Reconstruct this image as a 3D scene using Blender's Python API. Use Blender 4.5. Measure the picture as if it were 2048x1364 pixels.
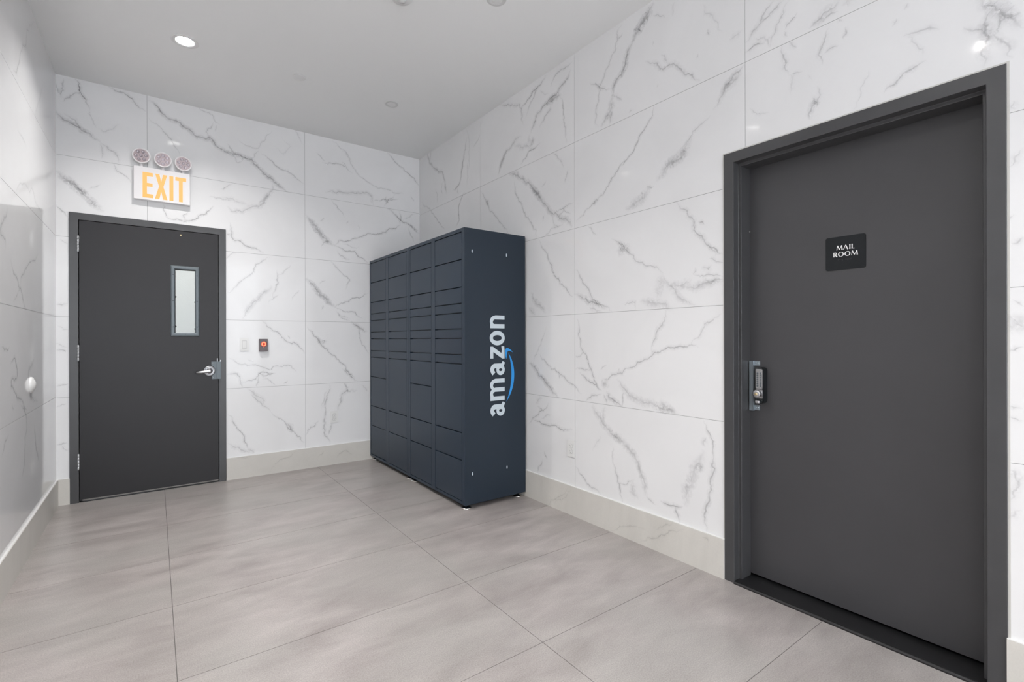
import bpy, bmesh, math, random
import numpy as np
from mathutils import Vector, Matrix

sc = bpy.context.scene
for o in list(bpy.data.objects):
    bpy.data.objects.remove(o, do_unlink=True)

# ------------------------------------------------------------------ camera
YAW, ROLL, FPX = math.radians(36.308), math.radians(-0.145), 972.54
cd = bpy.data.cameras.new('camera')
cam = bpy.data.objects.new('camera', cd)
sc.collection.objects.link(cam)
_f = Vector((math.sin(YAW), math.cos(YAW), 0)); _r = Vector((math.cos(YAW), -math.sin(YAW), 0)); _u = Vector((0, 0, 1))
_r2 = _r*math.cos(ROLL) + _u*math.sin(ROLL); _u2 = _u*math.cos(ROLL) - _r*math.sin(ROLL)
M_ = Matrix((_r2, _u2, -_f)).transposed().to_4x4(); M_.translation = Vector((0, 0, 1.25))
cam.matrix_world = M_
cd.sensor_width = 36; cd.sensor_fit = 'HORIZONTAL'
cd.lens = FPX/2048*36; cd.shift_y = -0.00185
cd.clip_start = 0.05
sc.camera = cam

# ------------------------------------------------------------------ view and world
sc.view_settings.view_transform = 'Standard'
sc.view_settings.look = 'None'
sc.view_settings.gamma = 1
sc.view_settings.use_curve_mapping = False
sc.view_settings.exposure = 0.07
wd = bpy.data.worlds.new('world'); sc.world = wd; wd.use_nodes = True
wd.node_tree.nodes['Background'].inputs[0].default_value = (0.90, 0.945, 1.0, 1)
wd.node_tree.nodes['Background'].inputs[1].default_value = 6.0

LAMP_ON = [(.168, 3.94), (.168, 2.37), (.168, .79), (.168, -.79), (.168, -2.37), (1.634, -2.37)]  # some of those behind the camera are added for even brightness
LAMP_OFF = [(1.634, 3.955), (1.634, 2.37)]
LAMP_STRENGTH = 1480.0      # emission of each downlight's lens
LAMP_COLOR = (1.0, .975, .95)

# ------------------------------------------------------------------ room dimensions (metres)
XR, XL, YB, YF, ZC = 2.39, -0.60, 4.992, -4.6, 3.26
RNG = random.Random(7)

# ------------------------------------------------------------------ materials
def nt(m):
    m.use_nodes = True
    return m.node_tree.nodes, m.node_tree.links, m.node_tree.nodes['Principled BSDF']
def mat(name, col, rough=.5, metal=0, spec=.5, coat=0, bump=0, bscale=200, var=0, vscale=8):
    m = bpy.data.materials.new(name); N, L, P = nt(m)
    P.inputs['Base Color'].default_value = (*col, 1); P.inputs['Roughness'].default_value = rough
    P.inputs['Metallic'].default_value = metal; P.inputs['Specular IOR Level'].default_value = spec
    P.inputs['Coat Weight'].default_value = coat
    tc = N.new('ShaderNodeTexCoord')
    if var:
        n = N.new('ShaderNodeTexNoise'); n.inputs['Scale'].default_value = vscale; n.inputs['Detail'].default_value = 5
        L.new(tc.outputs['Object'], n.inputs['Vector'])
        mr = N.new('ShaderNodeMapRange'); mr.inputs[1].default_value = .3; mr.inputs[2].default_value = .7
        mr.inputs[3].default_value = 1-var; mr.inputs[4].default_value = 1+var
        L.new(n.outputs[0], mr.inputs[0])
        mx = N.new('ShaderNodeVectorMath'); mx.operation = 'SCALE'; mx.inputs[0].default_value = col
        L.new(mr.outputs[0], mx.inputs[3]); L.new(mx.outputs[0], P.inputs['Base Color'])
    if bump:
        n = N.new('ShaderNodeTexNoise'); n.inputs['Scale'].default_value = bscale; n.inputs['Detail'].default_value = 2
        L.new(tc.outputs['Object'], n.inputs['Vector'])
        b = N.new('ShaderNodeBump'); b.inputs['Strength'].default_value = bump; b.inputs['Distance'].default_value = .001
        L.new(n.outputs[0], b.inputs['Height']); L.new(b.outputs[0], P.inputs['Normal'])
    return m
def emit(name, col, s, base=(.8, .8, .8)):
    m = bpy.data.materials.new(name); N, L, P = nt(m)
    P.inputs['Base Color'].default_value = (*base, 1); P.inputs['Emission Color'].default_value = (*col, 1)
    P.inputs['Emission Strength'].default_value = s; P.inputs['Roughness'].default_value = .4
    return m

TILE = (.83, .83, .836); TILE_R = .07
def tile_bsdf(m):
    N, L, P = nt(m)
    P.inputs['Roughness'].default_value = TILE_R
    P.inputs['Specular IOR Level'].default_value = .33
    tc = N.new('ShaderNodeTexCoord')
    n = N.new('ShaderNodeTexNoise'); n.inputs['Scale'].default_value = 1.7; n.inputs['Detail'].default_value = 7
    n.inputs['Distortion'].default_value = .8
    L.new(tc.outputs['Object'], n.inputs['Vector'])
    mr = N.new('ShaderNodeMapRange'); mr.inputs[1].default_value = .35; mr.inputs[2].default_value = .7
    mr.inputs[3].default_value = 1.0; mr.inputs[4].default_value = .95
    L.new(n.outputs[0], mr.inputs[0])
    return N, L, P, tc, mr
def make_tile():
    m = bpy.data.materials.new('polished_marble_tile'); N, L, P, tc, mr = tile_bsdf(m)
    mx = N.new('ShaderNodeVectorMath'); mx.operation = 'SCALE'; mx.inputs[0].default_value = TILE
    L.new(mr.outputs[0], mx.inputs[3]); L.new(mx.outputs[0], P.inputs['Base Color'])
    return m
def make_vein(name, dark, rough, specl):
    """grey mineral vein: attribute vein = (across -1..1, darkness, broad 0..1)"""
    m = bpy.data.materials.new(name); N, L, P, tc, mr = tile_bsdf(m)
    P.inputs['Roughness'].default_value = rough; P.inputs['Specular IOR Level'].default_value = specl
    P.inputs['Base Color'].default_value = (*dark, 1)
    at = N.new('ShaderNodeAttribute'); at.attribute_name = 'vein'
    sp = N.new('ShaderNodeSeparateXYZ'); L.new(at.outputs['Vector'], sp.inputs[0])
    def noise(scale, det=4, rg=.6):
        n = N.new('ShaderNodeTexNoise'); n.inputs['Scale'].default_value = scale; n.inputs['Detail'].default_value = det
        n.inputs['Roughness'].default_value = rg; L.new(tc.outputs['Object'], n.inputs['Vector']); return n.outputs[0]
    def mth(op, a, b=None, c=None, clamp=False):
        n = N.new('ShaderNodeMath'); n.operation = op; n.use_clamp = clamp
        for i, v in enumerate((a, b, c)):
            if v is None: continue
            if isinstance(v, (int, float)): n.inputs[i].default_value = v
            else: L.new(v, n.inputs[i])
        return n.outputs[0]
    n1 = noise(28, 5, .7); n2 = noise(60, 4, .7); n3 = noise(14, 3)
    off = mth('MULTIPLY_ADD', n1, 1.0, -.5)
    u = mth('ADD', sp.outputs[0], off)
    au = mth('ABSOLUTE', u)
    # core: thin line broken up by noise
    cw = mth('MULTIPLY_ADD', n2, .55, -.06)
    core = mth('SUBTRACT', 1.0, mth('DIVIDE', au, cw), clamp=True)
    core = mth('MULTIPLY', mth('POWER', core, .8), .85)
    # smoky halo, fading before the edge of the band
    edge = mth('SUBTRACT', 1.0, mth('ABSOLUTE', sp.outputs[0]), clamp=True)
    halo = mth('SUBTRACT', 1.0, mth('MULTIPLY', au, 1.25), clamp=True)
    pat = mth('MULTIPLY_ADD', n2, 3.4, -1.1, clamp=True)
    halo = mth('MULTIPLY', mth('MULTIPLY', halo, pat), mth('MULTIPLY_ADD', sp.outputs[2], .30, .34))
    core = mth('MULTIPLY', core, mth('MULTIPLY_ADD', sp.outputs[2], -.28, .92))
    a = mth('MAXIMUM', core, halo)
    a = mth('MULTIPLY', a, mth('MULTIPLY', edge, 5.0, clamp=True))
    a = mth('MULTIPLY', a, mth('MULTIPLY_ADD', n3, 1.6, .1, clamp=True))
    a = mth('MULTIPLY', a, sp.outputs[1], clamp=True)
    tr = N.new('ShaderNodeBsdfTransparent'); mix = N.new('ShaderNodeMixShader')
    L.new(a, mix.inputs[0]); L.new(tr.outputs[0], mix.inputs[1]); L.new(P.outputs[0], mix.inputs[2])
    L.new(mix.outputs[0], N['Material Output'].inputs[0])
    return m
def make_stone(name, c1, c2, c3, rough, spec, grain):
    """honed stone-look porcelain: long soft streaks plus fine grain"""
    m = bpy.data.materials.new(name); N, L, P = nt(m)
    P.inputs['Specular IOR Level'].default_value = spec
    tc = N.new('ShaderNodeTexCoord')
    mp = N.new('ShaderNodeMapping'); mp.inputs['Scale'].default_value = (1.0, 2.6, 1); mp.inputs['Rotation'].default_value = (0, 0, -.10)
    L.new(tc.outputs['Object'], mp.inputs[0])
    n = N.new('ShaderNodeTexNoise'); n.inputs['Scale'].default_value = 2.4; n.inputs['Detail'].default_value = 8
    n.inputs['Roughness'].default_value = .60; n.inputs['Distortion'].default_value = .3
    L.new(mp.outputs[0], n.inputs['Vector'])
    r = N.new('ShaderNodeValToRGB'); r.color_ramp.elements[0].position = 0; r.color_ramp.elements[1].position = 1
    r.color_ramp.elements[0].color = (*c1, 1); r.color_ramp.elements[1].color = (*c2, 1)
    L.new(n.outputs[0], r.inputs[0])
    n3 = N.new('ShaderNodeTexNoise'); n3.inputs['Scale'].default_value = 1.3; n3.inputs['Detail'].default_value = 3
    L.new(tc.outputs['Object'], n3.inputs['Vector'])
    mx = N.new('ShaderNodeMix'); mx.data_type = 'RGBA'
    mrr = N.new('ShaderNodeMapRange'); mrr.inputs[1].default_value = .42; mrr.inputs[2].default_value = .62
    mrr.inputs[4].default_value = .55
    L.new(n3.outputs[0], mrr.inputs[0]); L.new(mrr.outputs[0], mx.inputs[0])
    L.new(r.outputs[0], mx.inputs[6]); mx.inputs[7].default_value = (*c3, 1)
    g = N.new('ShaderNodeTexNoise'); g.inputs['Scale'].default_value = 210; g.inputs['Detail'].default_value = 2
    L.new(tc.outputs['Object'], g.inputs['Vector'])
    mr = N.new('ShaderNodeMapRange'); mr.inputs[1].default_value = .3; mr.inputs[2].default_value = .7
    mr.inputs[3].default_value = 1-grain; mr.inputs[4].default_value = 1+grain
    L.new(g.outputs[0], mr.inputs[0])
    sc_ = N.new('ShaderNodeVectorMath'); sc_.operation = 'SCALE'
    L.new(mx.outputs[2], sc_.inputs[0]); L.new(mr.outputs[0], sc_.inputs[3]); L.new(sc_.outputs[0], P.inputs['Base Color'])
    P.inputs['Roughness'].default_value = rough
    b = N.new('ShaderNodeBump'); b.inputs['Strength'].default_value = .12; b.inputs['Distance'].default_value = .0006
    L.new(g.outputs[0], b.inputs['Height']); L.new(b.outputs[0], P.inputs['Normal'])
    return m

M = {}
M['tile'] = make_tile()
M['vein'] = make_vein('marble_vein', (.31, .31, .325), .1, .42)
M['base_vein'] = make_vein('baseboard_vein', (.32, .31, .29), .4, .3)
M['grout'] = mat('wall_grout', (.33, .33, .33), .8)
M['floor'] = make_stone('floor_stone', (.160, .136, .127), (.560, .519, .502), (.364, .350, .330), .30, .45, .16)
M['base'] = make_stone('baseboard_stone', (.54, .52, .485), (.74, .72, .675), (.64, .62, .58), .35, .4, .02)
M['fgrout'] = mat('floor_grout', (.13, .12, .115), .8)
M['ceiling'] = mat('ceiling_paint', (.88, .885, .885), .85, spec=.2)
M['plain'] = mat('plain_wall_paint', (.66, .66, .66), .6)
M['door'] = mat('dark_grey_door_paint', (.020, .019, .021), .42, spec=.34, bump=.03, bscale=900, var=.05, vscale=3)
M['mail_door'] = mat('mail_room_door_paint', (.052, .051, .055), .45, spec=.5, bump=.03, bscale=900, var=.05, vscale=3)
M['frame'] = mat('dark_grey_frame_paint', (.056, .056, .059), .33, spec=.5, bump=.06, bscale=500, var=.05, vscale=9)
M['blackish'] = mat('dark_gap', (.006, .006, .006), .9)
M['saddle'] = mat('black_saddle_paint', (.012, .012, .013), .35, bump=.05, bscale=300)
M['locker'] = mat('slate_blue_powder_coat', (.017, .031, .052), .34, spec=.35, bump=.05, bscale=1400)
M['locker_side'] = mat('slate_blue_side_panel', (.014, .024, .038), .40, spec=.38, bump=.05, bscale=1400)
M['chrome'] = mat('chrome', (.75, .73, .70), .14, metal=1)
M['steel'] = mat('satin_steel', (.44, .44, .45), .34, metal=1, bump=.05, bscale=300)
M['hinge'] = mat('hinge_steel', (.55, .56, .57), .4, metal=.8)
M['slate'] = mat('slate_grey_metal', (.115, .137, .150), .38, metal=.25, bump=.05, bscale=300)
M['zinc'] = mat('zinc_plate', (.36, .41, .45), .3, metal=.7, bump=.08, bscale=200)
M['white'] = mat('white_plastic', (.78, .78, .77), .3)
M['sign_white'] = mat('sign_white_metal', (.82, .80, .81), .28)
M['slot_and_shade'] = mat('slot_and_plate_shade_dark', (.04, .04, .04), .6)  # socket slots, and the painted shade behind the cover plates
M['gapgrey'] = mat('shadow_joint_grey', (.34, .34, .34), .6)
M['lettering'] = mat('pale_grey_vinyl', (.56, .63, .68), .45)
M['blue'] = mat('bright_blue_vinyl', (.02, .27, .68), .4)
M['signblack'] = mat('black_sign_plastic', (.012, .014, .016), .6, spec=.25)
M['signtext'] = mat('white_raised_letters', (.86, .86, .86), .5)
M['black'] = mat('gloss_black_housing', (.010, .013, .015), .22)
M['brass'] = mat('brass', (.75, .62, .38), .25, metal=1)
M['reader'] = mat('dark_reader_plastic', (.085, .06, .062), .3)
M['trim'] = mat('lamp_trim_white', (.78, .78, .78), .6)
M['trimdark'] = mat('unlit_baffle', (.66, .66, .66), .6)
M['baffle'] = mat('black_baffle', (.03, .03, .03), .5)
M['lens'] = emit('lit_lens', LAMP_COLOR, LAMP_STRENGTH)
M['exit'] = emit('exit_letters', (1.0, .47, .13), 1.0, base=(.12, .06, .02))
M['ring'] = emit('reader_ring', (1.0, .034, .016), 14, base=(.2, .03, .02))
M['glow'] = emit('reader_glow', (1.0, .12, .08), .10, base=(.12, .05, .045))
M['ringdim'] = emit('reader_centre', (1.0, .05, .005), .35, base=(.15, .02, .01))
M['led'] = mat('led_reflector', (.30, .26, .28), .3, metal=.5)
M['led_face'] = mat('lamp_head_lens', (.52, .43, .45), .3)
M['gasket'] = mat('dark_rubber', (.02, .02, .02), .7)
def make_glass():
    m = bpy.data.materials.new('wired_glass'); N, L, P = nt(m)
    fr = N.new('ShaderNodeFresnel'); fr.inputs[0].default_value = 1.5
    tr = N.new('ShaderNodeBsdfTransparent'); tr.inputs[0].default_value = (.93, .95, .93, 1)
    gl = N.new('ShaderNodeBsdfGlossy'); gl.inputs['Roughness'].default_value = .03
    mx = N.new('ShaderNodeMixShader'); L.new(fr.outputs[0], mx.inputs[0]); L.new(tr.outputs[0], mx.inputs[1]); L.new(gl.outputs[0], mx.inputs[2])
    L.new(mx.outputs[0], N['Material Output'].inputs[0])
    return m
M['glass'] = make_glass()
M['wire'] = mat('glass_wire', (.62, .62, .60), .5)

# ------------------------------------------------------------------ mesh helpers
def box(bm, x0, x1, y0, y1, z0, z1, bev=0, mi=0, seg=2):
    x0, x1 = sorted((x0, x1)); y0, y1 = sorted((y0, y1)); z0, z1 = sorted((z0, z1))
    vs = [bm.verts.new(p) for p in ((x0,y0,z0),(x1,y0,z0),(x1,y1,z0),(x0,y1,z0),(x0,y0,z1),(x1,y0,z1),(x1,y1,z1),(x0,y1,z1))]
    fs = [bm.faces.new([vs[i] for i in q]) for q in ((3,2,1,0),(4,5,6,7),(0,1,5,4),(1,2,6,5),(2,3,7,6),(3,0,4,7))]
    for f in fs: f.material_index = mi
    if bev:
        es = list({e for f in fs for e in f.edges})
        r = bmesh.ops.bevel(bm, geom=es, offset=bev, segments=seg, profile=.5, affect='EDGES')
        for f in r['faces']: f.material_index = mi; f.smooth = False
    return fs
def lathe(bm, prof, origin, axis, seg=40, mi=0, smooth=True, sx=1, sy=1):
    """revolve (radius, height) profile round an axis through origin"""
    ax = Vector(axis).normalized()
    a = ax.orthogonal().normalized() if abs(ax.z) > .9 else Vector((0, 0, 1)).cross(ax).normalized()
    b = ax.cross(a)
    o = Vector(origin); rings = []
    for r, h in prof:
        if r < 1e-6: rings.append([bm.verts.new(o + ax*h)])
        else: rings.append([bm.verts.new(o + ax*h + a*(r*sx*math.cos(2*math.pi*k/seg)) + b*(r*sy*math.sin(2*math.pi*k/seg))) for k in range(seg)])
    for r0, r1 in zip(rings, rings[1:]):
        for k in range(seg):
            k2 = (k+1) % seg
            if len(r0) == 1 and len(r1) == 1: continue
            if len(r0) == 1: q = [r0[0], r1[k2], r1[k]]
            elif len(r1) == 1: q = [r0[k], r0[k2], r1[0]]
            else: q = [r0[k], r0[k2], r1[k2], r1[k]]
            f = bm.faces.new(q); f.material_index = mi; f.smooth = smooth
def prism(bm, pts, fr, d0, d1, mi=0):
    """extrude a 2D outline; fr = (origin, u, v, n)"""
    o, u, v, n = fr
    A = [bm.verts.new(o + u*x + v*y + n*d0) for x, y in pts]; B = [bm.verts.new(o + u*x + v*y + n*d1) for x, y in pts]
    k = len(pts)
    area = sum(pts[i][0]*pts[(i+1) % k][1]-pts[(i+1) % k][0]*pts[i][1] for i in range(k))
    flip = (area < 0) ^ (u.cross(v).dot(n) < 0) ^ (d1 < d0)
    def face(q):
        f = bm.faces.new(q[::-1] if flip else q); f.material_index = mi
    face(B); face(A[::-1])
    for i in range(k):
        j = (i+1) % k; face([A[i], A[j], B[j], B[i]])
def stroke(bm, pts, ws, fr, d0, d1, mi=0):
    """thick line with mitred joins, ws width at each point"""
    n = len(pts)
    if isinstance(ws, (int, float)): ws = [ws]*n
    P = [Vector(p) for p in pts]; Lf, Rt = [], []
    for i in range(n):
        d1_ = (P[i]-P[i-1]).normalized() if i else (P[1]-P[0]).normalized()
        d2_ = (P[i+1]-P[i]).normalized() if i < n-1 else d1_
        t = (d1_+d2_).normalized(); nn = Vector((-t.y, t.x)); c = max(.35, nn.dot(Vector((-d1_.y, d1_.x))))
        Lf.append(P[i]+nn*(ws[i]/2/c)); Rt.append(P[i]-nn*(ws[i]/2/c))
    for i in range(n-1):
        q = [Rt[i], Rt[i+1], Lf[i+1], Lf[i]]
        prism(bm, [tuple(p) for p in q], fr, d0, d1+(i % 2)*.000012, mi)
def bez(p0, p1, p2, p3, n=10):
    return [((1-t)**3*p0[0]+3*(1-t)**2*t*p1[0]+3*(1-t)*t*t*p2[0]+t**3*p3[0], (1-t)**3*p0[1]+3*(1-t)**2*t*p1[1]+3*(1-t)*t*t*p2[1]+t**3*p3[1]) for t in [i/n for i in range(n+1)]]
def ringshape(bm, cx, cy, rx, ry, wx, wy, fr, d0, d1, mi=0, seg=36):
    """elliptical ring whose wall is wx thick at the sides and wy at top and bottom"""
    for k in range(seg):
        a, b = 2*math.pi*k/seg, 2*math.pi*(k+1)/seg
        q = [(cx+rx*math.cos(a), cy+ry*math.sin(a)), (cx+rx*math.cos(b), cy+ry*math.sin(b)),
             (cx+(rx-wx)*math.cos(b), cy+(ry-wy)*math.sin(b)), (cx+(rx-wx)*math.cos(a), cy+(ry-wy)*math.sin(a))]
        prism(bm, q, fr, d0, d1, mi)
def rrect(w, h, r, n=6, cx=0, cy=0):
    out = []
    for sx, sy, a0 in ((1,1,0),(-1,1,90),(-1,-1,180),(1,-1,270)):
        for i in range(n+1):
            a = math.radians(a0+90*i/n); out.append((cx+sx*(w/2-r)+r*math.cos(a), cy+sy*(h/2-r)+r*math.sin(a)))
    return out

def obj(name, bm, mats, parent=None, smooth=False):
    me = bpy.data.meshes.new(name); bmesh.ops.recalc_face_normals(bm, faces=bm.faces[:])
    if parent is not None and isinstance(parent, bpy.types.Object):
        off = world_of(parent)
        bmesh.ops.translate(bm, verts=bm.verts[:], vec=-off)
    bm.to_mesh(me); bm.free()
    for m in (mats if isinstance(mats, (list, tuple)) else [mats]): me.materials.append(M[m] if isinstance(m, str) else m)
    o = bpy.data.objects.new(name, me); sc.collection.objects.link(o)
    if parent is not None: o.parent = parent
    return o
def world_of(o):
    v = Vector(o.location)
    while o.parent is not None: o = o.parent; v += Vector(o.location)
    return v
def thing(name, loc, label, cat, group=None):
    o = bpy.data.objects.new(name, None); sc.collection.objects.link(o); o.location = loc
    o.empty_display_size = .1
    o['label'] = label; o['category'] = cat
    if group: o['group'] = group
    return o
def tag(o, label, cat, group=None):
    o['label'] = label; o['category'] = cat
    if group: o['group'] = group
def struct(o, label=None, cat=None):
    o['kind'] = 'structure'
    if label: o['label'] = label
    if cat: o['category'] = cat
    return o
B = bmesh.new
V = Vector

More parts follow.
